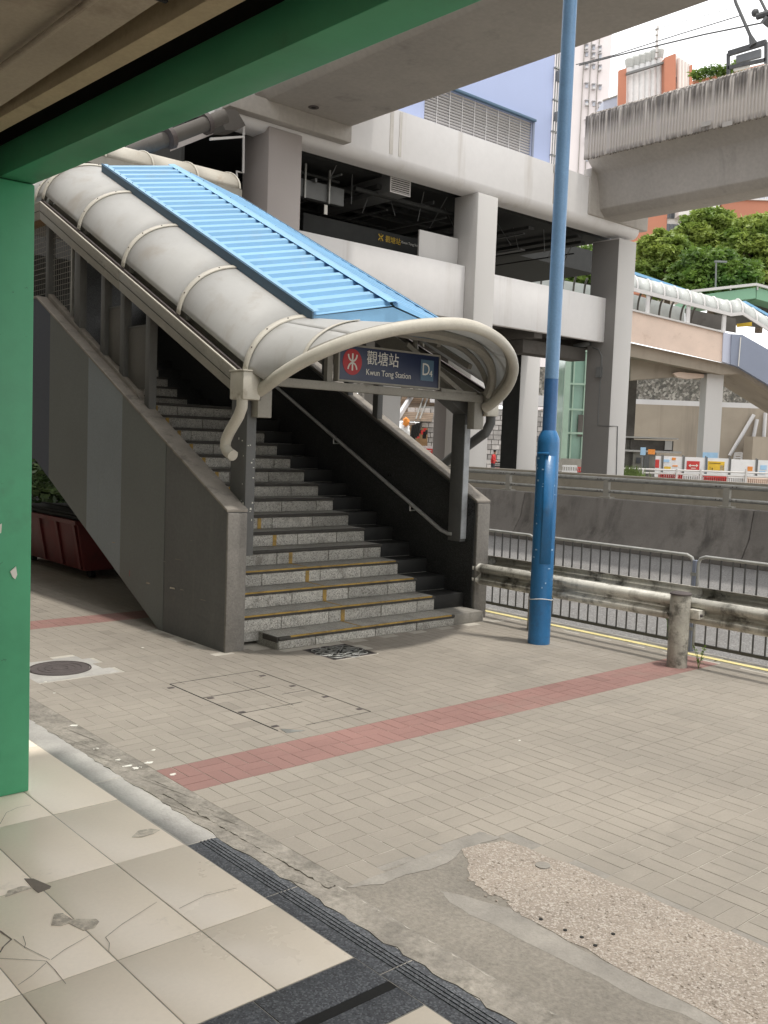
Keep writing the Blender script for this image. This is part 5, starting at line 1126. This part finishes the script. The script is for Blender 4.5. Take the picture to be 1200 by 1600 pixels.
# green roofed shelter
gs = thing('green_roof_shelter', 'mint green flat roofed shelter behind the white barrel canopy', 'shelter', onF(1170, 560, 72).xyz)
fpoly('fascia', 'greenroof', [(1085, 462), (1181, 449), (1181, 466), (1085, 477)], 72, 5, gs); fpoly('side_fascia', 'greenroof', [(1182, 449), (1290, 478), (1290, 496), (1182, 467)], 72, 5, gs)
fpoly('roof_rail', 'colgrey', [(1080, 453), (1182, 442), (1290, 470), (1290, 474), (1182, 446), (1080, 457)], 71.8, .3, gs)
fpoly('shelter_wall', 'slabunder', [(1120, 477), (1182, 468), (1290, 495), (1290, 520), (1120, 505)], 74, .3, gs)
for x in (1142, 1184): up1('roof_post', 'colgrey', x-1, 446, x+1, 453, 71.9, .1, gs)
# lamp beyond
lp2 = thing('distant_lamp', 'thin grey lamp pole rising in front of the trees', 'lamp', onF(1118, 450, 74).xyz)
MB().tube([onF(1118, 452, 74), onF(1119, 410, 74)], .07, 6).build('pole', 'duct', lp2); MB().obox(onF(1126, 409, 74), RTV*.45, FWV*.12, (0, 0, .07)).build('lamp_head', 'duct', lp2)
# glass lift tower
lt = thing('glass_lift_tower', 'green tinted glass lift tower seen beside the rightmost column', 'lift tower', onF(900, 716, 60).xyz)
up1('glass_shaft', 'glassgreen', 884, 490, 960, 718, 60, 4, lt)
for x in (884, 896, 914): up1('mullion', 'framegreen', x-1.2, 490, x+1.2, 718, 59.85, .12, lt)
for y in (548, 600, 640, 677): up1('transom', 'framegreen', 884, y-1.5, 925, y+1.5, 59.75, .08, lt)
up1('corner_frame', 'framegreen', 882, 490, 891, 718, 59.7, .14, lt); up1('base_panel', 'creamdk', 878, 717, 925, 735, 59.6, 1, lt)
up1('lift_car', 'slabunder', 903, 648, 911, 682, 59.8, .03, lt)
# hillside stair in the gap
hsr = thing('hillside_steps', 'brown outdoor steps with a centre handrail climbing behind the station', 'steps', onF(650, 700, 88).xyz)
random.seed(11)
for k in range(16):
    y = 657-k*2.75; sh = k*1.3; d = 80+k*.5
    up1('step', 'stepb', 612+sh, y-1.9, 675+sh*.5, y+.6, d, .7, hsr)
    up1('step_nosing', 'void', 612+sh, y+.6, 675+sh*.5, y+1.1, d-.06, .05, hsr)
for dx in (0, 6): MB().bar(onF(650+dx, 655, 79.3), onF(664+dx*1.2, 614, 86), .1, .12).build('centre_rail', 'galv', hsr)
MB().bar(onF(622, 652, 79.4), onF(646, 614, 86), .25, .5).build('side_wall', 'wallband', hsr)
up1('back_slope', 'rubble', 560, 560, 700, 640, 92, 1, hsr)
pg2 = up1('stall_ground', 'brown', 632, 668, 668, 702, 78, .5, None); tag(pg2, 'orange brown timber hoarding below the hillside steps', 'hoarding')
def sack(x0, y0, x1, y1, d, m_, lab):
    c = onF((x0+x1)/2, (y0+y1)/2, d); rx = (onF(x1, y0, d)-onF(x0, y0, d)).length/2; rz_ = abs(onF(x0, y0, d).z-onF(x0, y1, d).z)/2
    o = MB().ball(c, 1, 10, 8, (rx, rx, rz_)).build('sack', m_, None, noisy=.06, ang=20); return tag(o, lab, 'bundle')
sack(624, 658, 641, 712, 74, 'whiteplastic', 'tall white plastic draped bundle seen through the gap above the right stair wall')
sack(629, 652, 640, 666, 73.6, 'orange', 'orange bundle on top of the white plastic drape')
gd = thing('stored_goods', 'dark jumble of folded umbrellas and boxes at the foot of the hillside steps', 'goods', onF(652, 692, 76).xyz)
for k in range(16):
    x = random.uniform(640, 666); y = random.uniform(660, 688)-(x-640)*.1; up1('goods_piece', random.choice(('void', 'void', 'duct', 'brown', 'redplastic', 'nearblack')), x-random.uniform(1, 3), y-random.uniform(2, 6), x+random.uniform(1, 3), y+random.uniform(3, 7), 76.5+random.uniform(-1, 1), .5, gd)
for k in range(5): MB().bar(onF(641+k*3, 690-k*2, 75), onF(645+k*3, 664-k, 75), .12, .12).build('furled_umbrella', 'nearblack', gd)
nb = thing('white_notice_board', 'white board with a red panel seen over the right stair wall', 'notice board', onF(668, 716, 60).xyz)
up1('board', 'whiteplastic', 655, 697, 681, 716, 60, .1, nb); up1('red_panel', 'redplastic', 661, 701, 676, 711, 59.9, .05, nb)
for y, x0, x1 in ((703.5, 664, 674), (707, 665, 672)): up1('white_line', 'signwhite', x0, y, x1, y+1.3, 59.85, .03, nb)
# ---- hoardings
random.seed(5)
HD = 58.
def hoard(x0, x1, y0, lab, extra):
    t = thing('site_hoarding', lab, 'hoarding', onF((x0+x1)/2, 748, HD).xyz, 'white site hoarding panels')
    up1('panel', 'whiteplastic', x0+.6, y0, x1-.6, 745, HD, .08, t)
    for x in (x0+.9, x1-.9): up1('frame_post', 'duct', x-.5, y0-2, x+.5, 750, HD-.05, .12, t)
    for (nm, m_, a, b_, c, d) in extra: up1(nm, m_, a, b_, c, d, HD-.03, .025, t)
    return t
hoard(1022, 1034.5, 712.5, 'narrow leftmost hoarding panel with a red strip poster', [('red_poster', 'redplastic', 1024, 718, 1030, 731)])
h = hoard(1035, 1067.5, 713, 'hoarding panel with yellow, blue and orange notices', [('yellow_notice', 'yellowp', 1038, 729, 1048, 734), ('blue_notice', 'bluep', 1037, 718, 1046, 722), ('orange_notice', 'orange', 1050, 715, 1056, 719), ('small_notice', 'orange', 1051, 727, 1059, 729)])
h = hoard(1068, 1103, 714.5, 'hoarding panel carrying a red board with a white double arrow', [('red_board', 'redplastic', 1073, 720.5, 1093, 735), ])
for a, b_, c, d in ((1077.5, 726.8, 1089.5, 728.2),): up1('arrow', 'signwhite', a, b_, c, d, HD-.07, .02, h)
for sgn, x in ((-1, 1076), (1, 1091)):
    slab_f(MB(), [(x, 727.5), (x-sgn*3, 725), (x-sgn*3, 730)], HD-.07, .02).build('arrow', 'signwhite', h, smooth=False)
up1('caption', 'signwhite', 1080, 731, 1087, 732, HD-.07, .02, h)
h = hoard(1103.5, 1140, 716, 'hoarding panel with a large yellow board and black figures', [('yellow_board', 'yellowp', 1106, 721, 1132, 735), ('figure', 'void', 1108, 729, 1111, 734), ('figure', 'void', 1112, 731, 1114, 734.5), ('caption', 'brown', 1108, 723, 1126, 725), ('white_corner', 'signwhite', 1125, 727, 1133, 735.5)])
h = hoard(1140.5, 1182, 718, 'plain white hoarding panel with one small orange notice', [('orange_notice', 'orange', 1168, 729, 1176, 736)])
h = hoard(1182.5, 1225, 719.5, 'blue and white hoarding panel at the right edge of the picture', [('blue_notice', 'bluep', 1188, 727, 1198, 734), ('blue_notice', 'bluep', 1186, 736, 1196, 741)])
# ---- plastic barriers
def wbar(x0, x1, y0, y1, d, m_, lab, slots=True):
    t = thing('plastic_barrier', lab, 'barrier', onF((x0+x1)/2, y1, d).xyz, 'plastic site barriers')
    up1('top_bar', m_, x0, y0, x1, y0+(y1-y0)*.25, d, .35, t); up1('bottom_bar', m_, x0, y0+(y1-y0)*.8, x1, y1, d, .45, t)
    n = max(3, int((x1-x0)/3.2))
    for k in range(n+1): x = x0+(x1-x0)*k/n; up1('upright', m_, max(x0, x-.7), y0+(y1-y0)*.25, min(x1, x+.7), y0+(y1-y0)*.8, d, .2, t)
wbar(1030, 1054, 739, 750, 55, 'redplastic', 'red slatted plastic barrier left of the pale one below the hoardings')
wbar(1056, 1066, 739, 751, 54.5, 'redplastic', 'short red plastic barrier in the middle below the arrow board')
wbar(1067, 1098, 741, 753, 55.5, 'whiteplastic', 'white plastic barrier below the red arrow board')
wbar(1101, 1135, 743, 755, 55, 'redplastic', 'longest red slatted plastic barrier, below the yellow board')
wbar(1138, 1165, 744, 757, 55.4, 'whiteplastic', 'pale plastic barrier below the plain hoarding')
wbar(1168, 1200, 745, 759, 55, 'peach', 'faded pink plastic barrier at the right edge')
wbar(765, 787, 731, 738, 58, 'redplastic', 'red and white barrier beside the worker in red')
wbar(880, 902, 727, 738, 56, 'whiteplastic', 'white barrier at the foot of the glass lift'); wbar(903, 916, 730, 738, 56.2, 'redplastic', 'small red barrier end at the foot of the glass lift')
wbar(681, 694, 716, 724, 56, 'orange', 'orange barrier seen over the right stair wall')
wr = thing('white_handrail', 'white post and rail fence in front of the plastic barriers', 'railing', onF(1080, 760, 47).xyz)
for y0, y1 in ((731.5, 740), (737, 746)): MB().tube([onF(962, y0, 47), onF(1215, y1, 47)], .05, 6).build('rail_bar', 'colgrey', wr)
for x in (1004.5, 1057.5, 1095, 1166): up1('post', 'louvre', x-1.3, 733, x+1.3, 757, 46.9, .1, wr)
sp = thing('small_sign_post', 'grey post carrying a light blue sign beside the kiosk', 'sign', onF(1004, 740, 52).xyz)
up1('post', 'duct', 1003, 705, 1005, 742, 52, .1, sp); up1('blue_sign', 'bluep', 1001, 699, 1009, 711, 51.9, .06, sp)
os_ = up1('orange_sign', 'orange', 1013, 702, 1023.5, 710, 52, .1, None); tag(os_, 'small orange rectangular sign right of the blue one', 'sign')
ks = thing('utility_kiosk', 'grey flat roofed utility kiosk between column and hoardings', 'kiosk', onF(1000, 742, 66).xyz)
up1('kiosk_wall', 'creamdk', 977, 688, 1025, 745, 66, 3, ks); up1('roof', 'colgrey', 974, 683, 1060, 685, 65.5, 4, ks); up1('upper_box', 'slabunder', 985, 688, 1052, 704, 65.9, .05, ks)
up1('canopy_edge', 'colgrey', 975, 704, 1065, 707, 65.6, .3, ks); up1('window', 'winglass', 994, 715, 1001, 724, 65.85, .05, ks); up1('door', 'duct', 1006, 712, 1014, 742, 65.85, .05, ks)
up1('white_panel', 'colgrey', 1039, 689, 1050, 703, 65.8, .05, ks)
ld = thing('step_ladder', 'small white step ladder against the concrete wall', 'ladder', onF(1153, 720, 64).xyz)
for a, b_ in (((1147, 718), (1149, 707)), ((1158, 718), (1159, 707)), ((1147, 711), (1159, 711)), ((1147, 715), (1159, 715)), ((1148, 708), (1159, 707.5))): MB().bar(onF(*a, 64), onF(*b_, 64), .1, .1).build('rung', 'louvre', ld)
# tufts of grass at planter corner
tg = MB(); random.seed(9)
for k in range(240):
    c = onF(random.gauss(985, 9), 746+random.uniform(-1, 1), 42); h_ = random.uniform(.15, .6); d = Vector((random.uniform(-.3, .3), random.uniform(-.3, .3), 1)).normalized()*h_
    s2 = RTV*.03; tg.add([c-s2, c+s2, c+d], [(0, 1, 2)])
tag(tg.build('grass', 'weed', None, smooth=False), 'dry green grass growing on the planter by the rightmost column', 'grass', kind='stuff')
# ---- worker in red
def person(name, base, h, facing, shirt, lab):
    t = thing(name, lab, 'person', base); s = h/1.7; u = Vector(facing).normalized(); l = Vector((-u.y, u.x, 0))
    def V(a, b_, c): return Vector(base)+(u*a+l*b_+Vector((0, 0, c)))*s
    verts = [V(0, 0, .92), V(0, 0, 1.15), V(.04, 0, 1.38), V(.07, 0, 1.47), V(.10, 0, 1.56), V(.10, 0, 1.66), V(0, .10, .88), V(.03, .11, .47), V(-.02, .11, .07), V(.12, .11, .04), V(0, -.10, .88), V(-.02, -.11, .47), V(-.08, -.11, .07), V(.05, -.11, .04),
             V(.03, .19, 1.38), V(.02, .24, 1.12), V(.22, .2, 1.0), V(.03, -.19, 1.38), V(.05, -.23, 1.12), V(.27, -.18, 1.05)]
    ed_ = [(0, 1), (1, 2), (2, 3), (3, 4), (4, 5), (0, 6), (6, 7), (7, 8), (8, 9), (0, 10), (10, 11), (11, 12), (12, 13), (2, 14), (14, 15), (15, 16), (2, 17), (17, 18), (18, 19)]
    rad = [.15, .14, .16, .06, .09, .08, .10, .07, .05, .04, .10, .07, .05, .04, .07, .05, .035, .07, .05, .035]
    me = bpy.data.meshes.new('body'); me.from_pydata([v-Vector(base) for v in verts], ed_, [])
    o = bpy.data.objects.new('body', me); COL.objects.link(o); o.parent = t
    sk = o.modifiers.new('skin', 'SKIN'); 
    for i, r_ in enumerate(rad): me.skin_vertices[0].data[i].radius = (r_*s, r_*s)
    me.skin_vertices[0].data[0].use_root = True
    sb = o.modifiers.new('sub', 'SUBSURF'); sb.levels = 1; sb.render_levels = 1
    dg = bpy.context.evaluated_depsgraph_get(); m2 = bpy.data.meshes.new_from_object(o.evaluated_get(dg)); o.modifiers.clear(); o.data = m2
    for k in ('skin', shirt, 'trousers'): m2.materials.append(M[k])
    for p in m2.polygons:
        z = p.center.z/s; p.material_index = 2 if z < .92 else (1 if z < 1.46 and (z > 1.08 or abs(p.center.dot(l)) < .18*s) else 0); p.use_smooth = True
    MB().ball(V(.08, 0, 1.66), .10*s, 12, 8, (1, 1, .85)).build('hair', 'hair', t)
p0 = onF(769.5, 742, 57); p0.z = -.1
person('person', p0, 1.72, RTV*.7-FWV*.3, 'cloth_r', 'worker in a red shirt bending slightly beside a black rail behind the barrier')
bf = thing('black_rail', 'short black two-bar railing beside the worker in red', 'railing', onF(778, 740, 60).xyz)
for y in (722, 729): MB().tube([onF(768, y, 60), onF(800, y+1, 60)], .05, 6).build('rail_bar', 'nearblack', bf)
for x in (771, 786): up1('rail_post', 'nearblack', x-.6, 721, x+.6, 742, 60, .08, bf)
# ---- far buildings
tw = thing('pale_tower', 'hazy pale pink residential tower behind the blue lamp post', 'tower', onF(925, 200, 190).xyz)
up1('tower_wall', 'pinkb', 870, -60, 944, 640, 190, 20, tw)
for j, y in enumerate((72, 84, 102, 133, 160, 190, 218, 248)):
    for i, x in enumerate((917, 928, 938)):
        w0 = up1('window', 'winpale', x-2, y+i*1.5-4, x+2, y+i*1.5+4, 189.8, .3, tw)
        if (i+j) % 2 == 0: up1('air_conditioner', 'wallband', x-2, y+i*1.5+1, x+2.5, y+i*1.5+4, 189.0, .8, w0)  # air conditioners coloured pale for the haze
        up1('window_hood', 'wallband', x-2.6, y+i*1.5-5, x+3, y+i*1.5-4.2, 189.2, .8, w0)
for x in (911, 922, 934): up1('wall_pipe', 'creamdk', x-.3, -60, x+.3, 300, 189.7, .3, tw)
vb = thing('vent_building', 'terracotta finned building with white vertical ducts above the ribbed viaduct', 'building', onF(1020, 200, 150).xyz)
fpoly('fin', 'orangeb', [(967, 110), (979, 106), (975, 400), (963, 400)], 150, .6, vb); fpoly('fin', 'orangeb', [(1038.5, 90), (1056, 83), (1055, 400), (1036, 400)], 149, 2, vb)
fpoly('fin', 'orangeb', [(1077.5, 103), (1082, 100), (1082, 400), (1077, 400)], 150, 8, vb)
fpoly('core_wall', 'whiteb', [(979, 112), (1038, 94), (1036, 400), (976, 400)], 153, 6, vb); fpoly('side_wall', 'whiteb', [(1056, 86), (1078, 100), (1078, 400), (1055, 400)], 151, 6, vb)
for k in range(6):
    x = 984+k*9.2; y = 94-k*2.9
    MB().tube([onF(x-2.5, 400, 151), onF(x, y+12, 151)], .52, 10).build('vent_duct', 'whiteplastic', vb); MB().tube([onF(x, y+12, 151), onF(x, y, 151), onF(x, y-4, 151)], [.6, .8, .5], 10).build('duct_cowl', 'frost', vb)
for k in range(4): MB().tube([onF(1059+k*5, 400, 150.5), onF(1061+k*5, 92+k*3, 150.5)], .35, 8).build('vent_duct', 'whiteb', vb)
fpoly('dark_beam', 'duct', [(979, 113), (1040, 95), (1040, 98), (979, 116.5)], 149.5, .6, vb); fpoly('glazing', 'winglass', [(1056, 120), (1078, 134), (1078, 138), (1056, 127)], 150.6, .3, vb)
up1('mast', 'louvre', 1025.5, 40, 1028.5, 90, 150, .4, vb)
for y in range(45, 90, 9): up1('mast_band', 'creamdk', 1024.8, y, 1029.2, y+.8, 149.9, .5, vb)
lb = thing('low_grey_block', 'low lilac grey block left of the terracotta building', 'building', onF(955, 200, 160).xyz)
fpoly('block_wall', 'palelilac', [(943, 157), (966, 149), (966, 400), (943, 400)], 160, 8, lb); fpoly('roof_edge', 'creamdk', [(942, 156), (966, 147.5), (966, 149.5), (942, 158)], 159.8, .3, lb)
rt = thing('roof_garden_block', 'pink block with rooftop greenery beyond the ribbed viaduct', 'building', onF(1100, 160, 140).xyz)
fpoly('block_wall', 'peach', [(1083, 128), (1150, 112), (1200, 100), (1200, 400), (1083, 400)], 141, 8, rt); fpoly('roof_edge', 'orangeb', [(1083, 126), (1150, 110), (1200, 98), (1200, 103), (1150, 115), (1083, 131)], 140.7, .4, rt)
# right-hand terracotta and white block
rb = thing('terracotta_block', 'terracotta and white block with dark windows under the viaduct at right', 'building', onF(1080, 420, 120).xyz)
up1('terracotta_wall', 'orangeb', 985, 300, 1040, 460, 120, 10, rb)
up1('white_wall', 'whiteb', 1040.5, 300, 1062, 460, 120.3, 10, rb)
up1('projecting_bay', 'whiteb', 1061, 300, 1125, 338, 118.5, 11, rb); up1('lower_wall', 'whiteb', 1062.5, 338.5, 1125, 460, 120.4, 9, rb); up1('terracotta_strip', 'orangeb', 1063, 339, 1075, 460, 120.2, .15, rb)
up1('terracotta_wall', 'orangeb', 1125.5, 250, 1290, 460, 119, 10, rb)
for (x0, y0, x1, y1) in ((1041, 318, 1060, 341), (1040.5, 350, 1059, 390)):
    w0 = up1('window', 'winglass', x0, y0, x1, y1, 120.1, .15, rb)
    for k in (1, 2): up1('window_bar', 'duct', x0+(x1-x0)*k/3-.3, y0, x0+(x1-x0)*k/3+.3, y1, 120.0, .08, w0)
    up1('window_bar', 'duct', x0, y0+(y1-y0)*.35-.3, x1, y0+(y1-y0)*.35+.3, 119.95, .04, w0)
for k in range(8):
    x = 1134+k*10.7; w0 = up1('window', 'winpale', x, 292, x+8.5, 311, 118.9, .08, rb); up1('window_frame', 'louvre', x+8.6, 290, x+10.4, 312, 118.8, .15, rb)
up1('sill', 'louvre', 1133, 311.3, 1290, 313.5, 118.7, .3, rb)
# ------------------------------------------------------------------ TREES
def leafcloud(name, clumps, nleaf, size, matname, parent, seed):
    g = np.random.default_rng(seed); C = []
    vol = np.array([c[3]*c[4]*c[5] for c in clumps])**.75; cnt = (vol/vol.sum()*nleaf).astype(int)
    for (cx, cy, cz, rx, ry, rz_), n in zip(clumps, cnt):
        d = g.normal(size=(n, 3)); d /= np.linalg.norm(d, axis=1)[:, None]; r = g.uniform(.15, 1.35, (n, 1))**.8
        C.append(np.array([cx, cy, cz])+d*r*np.array([rx, ry, rz_]))
    C = np.concatenate(C); n = len(C)
    a = g.normal(size=(n, 3)); a[:, 2] *= .5; a /= np.linalg.norm(a, axis=1)[:, None]; b = np.cross(a, g.normal(size=(n, 3))); b /= np.linalg.norm(b, axis=1)[:, None]
    s = size*g.uniform(.6, 1.3, (n, 1)); V = np.stack([C-a*s, C+b*s*.45, C+a*s, C-b*s*.45], 1).reshape(-1, 3)
    if parent is not None: V = V-np.array(parent.location)
    me = bpy.data.meshes.new(name); me.vertices.add(4*n); me.vertices.foreach_set('co', V.ravel().astype(np.float32))
    me.loops.add(4*n); me.loops.foreach_set('vertex_index', np.arange(4*n, dtype=np.int32)); me.polygons.add(n)
    me.polygons.foreach_set('loop_start', np.arange(0, 4*n, 4, dtype=np.int32)); me.polygons.foreach_set('loop_total', np.full(n, 4, dtype=np.int32))
    me.update(); me.materials.append(M[matname]); o = bpy.data.objects.new(name, me); COL.objects.link(o); o.parent = parent; return o
def tree(x0, y0, x1, y1, d, lab, seed, nleaf, matname, base_y=520, size=.26):
    rs = random.Random(seed); c0 = onF((x0+x1)/2, base_y, d); t = thing('broadleaf_tree', lab, 'tree', c0, 'broadleaf trees behind the footbridge')
    A, B_ = onF(x0, y1, d), onF(x1, y0, d); W = (Vector((A.x, A.y))-Vector((B_.x, B_.y))).length; H = B_.z-A.z
    cl = []; ctr = (A+B_)/2
    for k in range(260):
        while True:
            u, v, w_ = rs.uniform(-1, 1), rs.uniform(-1, 1), rs.uniform(-1, 1)
            if u*u+v*v+w_*w_ < 1: break
        r_ = rs.uniform(.04, .11)*min(W, H*1.4); p = ctr+RTV*u*(W/2-r_*.6)+FWV*w_*W*.32+Vector((0, 0, v*(H/2-r_*.5)))
        cl.append((p.x, p.y, p.z, r_*rs.uniform(.9, 1.4), r_*rs.uniform(.9, 1.3), r_*rs.uniform(.55, .8)))
    leafcloud('crown', cl, nleaf, size, matname, t, seed)
    b = MB(); b.tube([c0, c0.lerp(ctr, .5)+RTV*.3, ctr], [.35, .25, .12], 8)
    for c in cl[::4]: b.tube([c0.lerp(ctr, .55), Vector(c[:3])], [.13, .04], 5)
    b.build('trunk', 'bark', t)
tree(985, 360, 1090, 470, 84, 'leafy tree nearest the terracotta wall, left of the grove', 21, 36000, 'leaf')
tree(1050, 322, 1165, 430, 90, 'tallest bright green tree in the middle of the grove', 22, 40000, 'leaf')
tree(1120, 330, 1250, 470, 86, 'broad tree at the right edge of the grove', 23, 40000, 'leaf')
tree(1040, 390, 1190, 480, 78, 'lower darker tree just above the footbridge roof', 24, 36000, 'leaf2')
tree(870, 380, 950, 470, 95, 'tree glimpsed through the station concourse', 25, 9000, 'leaf2')
rg = []
for k in range(12): p = onF(1086+k*6, 122-k*1.3-random.uniform(0, 8), 139); rg.append((p.x, p.y, p.z, .9, .8, .7))
og = leafcloud('rooftop_shrubs', rg, 1200, .3, 'leaf2', None, 31); tag(og, 'shrubs growing on the pink block rooftop', 'plants', kind='stuff')
# dark shrubbery behind the stair at left
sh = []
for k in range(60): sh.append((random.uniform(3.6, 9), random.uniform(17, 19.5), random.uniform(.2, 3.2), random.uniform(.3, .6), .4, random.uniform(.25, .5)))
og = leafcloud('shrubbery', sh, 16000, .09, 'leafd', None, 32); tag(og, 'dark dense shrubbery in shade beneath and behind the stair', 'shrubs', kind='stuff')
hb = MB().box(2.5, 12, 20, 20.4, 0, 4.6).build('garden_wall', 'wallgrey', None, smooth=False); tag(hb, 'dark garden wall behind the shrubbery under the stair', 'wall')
# ------------------------------------------------------------------ SKIP
sk = thing('rubbish_skip', 'dull maroon metal rubbish skip with a dark folding lid parked under the stair', 'skip', (5.6, 12, 0))
b = MB()
x0, x1, y0, y1 = 4.80, 6.6, 10.95, 13.3
P = [(x0+.10, .12), (x0, .70), (x1, .70), (x1-.10, .12)]
b.prism([(x, y0, z) for x, z in P], (0, y1-y0, 0)); b.build('body', 'skip', sk, bevel=.02)
for y in (y0+.02, y0+.55, y0+1.1, y0+1.7): MB().bar((x0+.085, y+.05, .14), (x0-.012, y+.05, .68), .03, .07).build('stiffener', 'skip', sk)
MB().bar((x0-.01, y0-.03, .71), (x0-.01, y1, .71), .06, .05).build('rim', 'skip', sk); MB().bar((x0-.03, y0-.01, .71), (x1, y0-.01, .71), .06, .05).build('rim', 'skip', sk)
MB().box(x0+.04, x1-.04, y0+.04, y1, .735, .775).build('lid', 'void', sk, bevel=.01)
for k in range(4): MB().box(x0+.1+k*.4, x0+.13+k*.4, y0+.05, y1, .776, .795).build('lid_rib', 'void', sk)
for x in (x0+.3, x1-.3):
    for y in (y0+.25, y1-.25): MB().tube([(x-.03, y, .06), (x+.03, y, .06)], .06, 12).build('wheel', 'nearblack', sk)
print('objects', len(bpy.data.objects), 'single pavers', nsing, 'cells', len(cells))
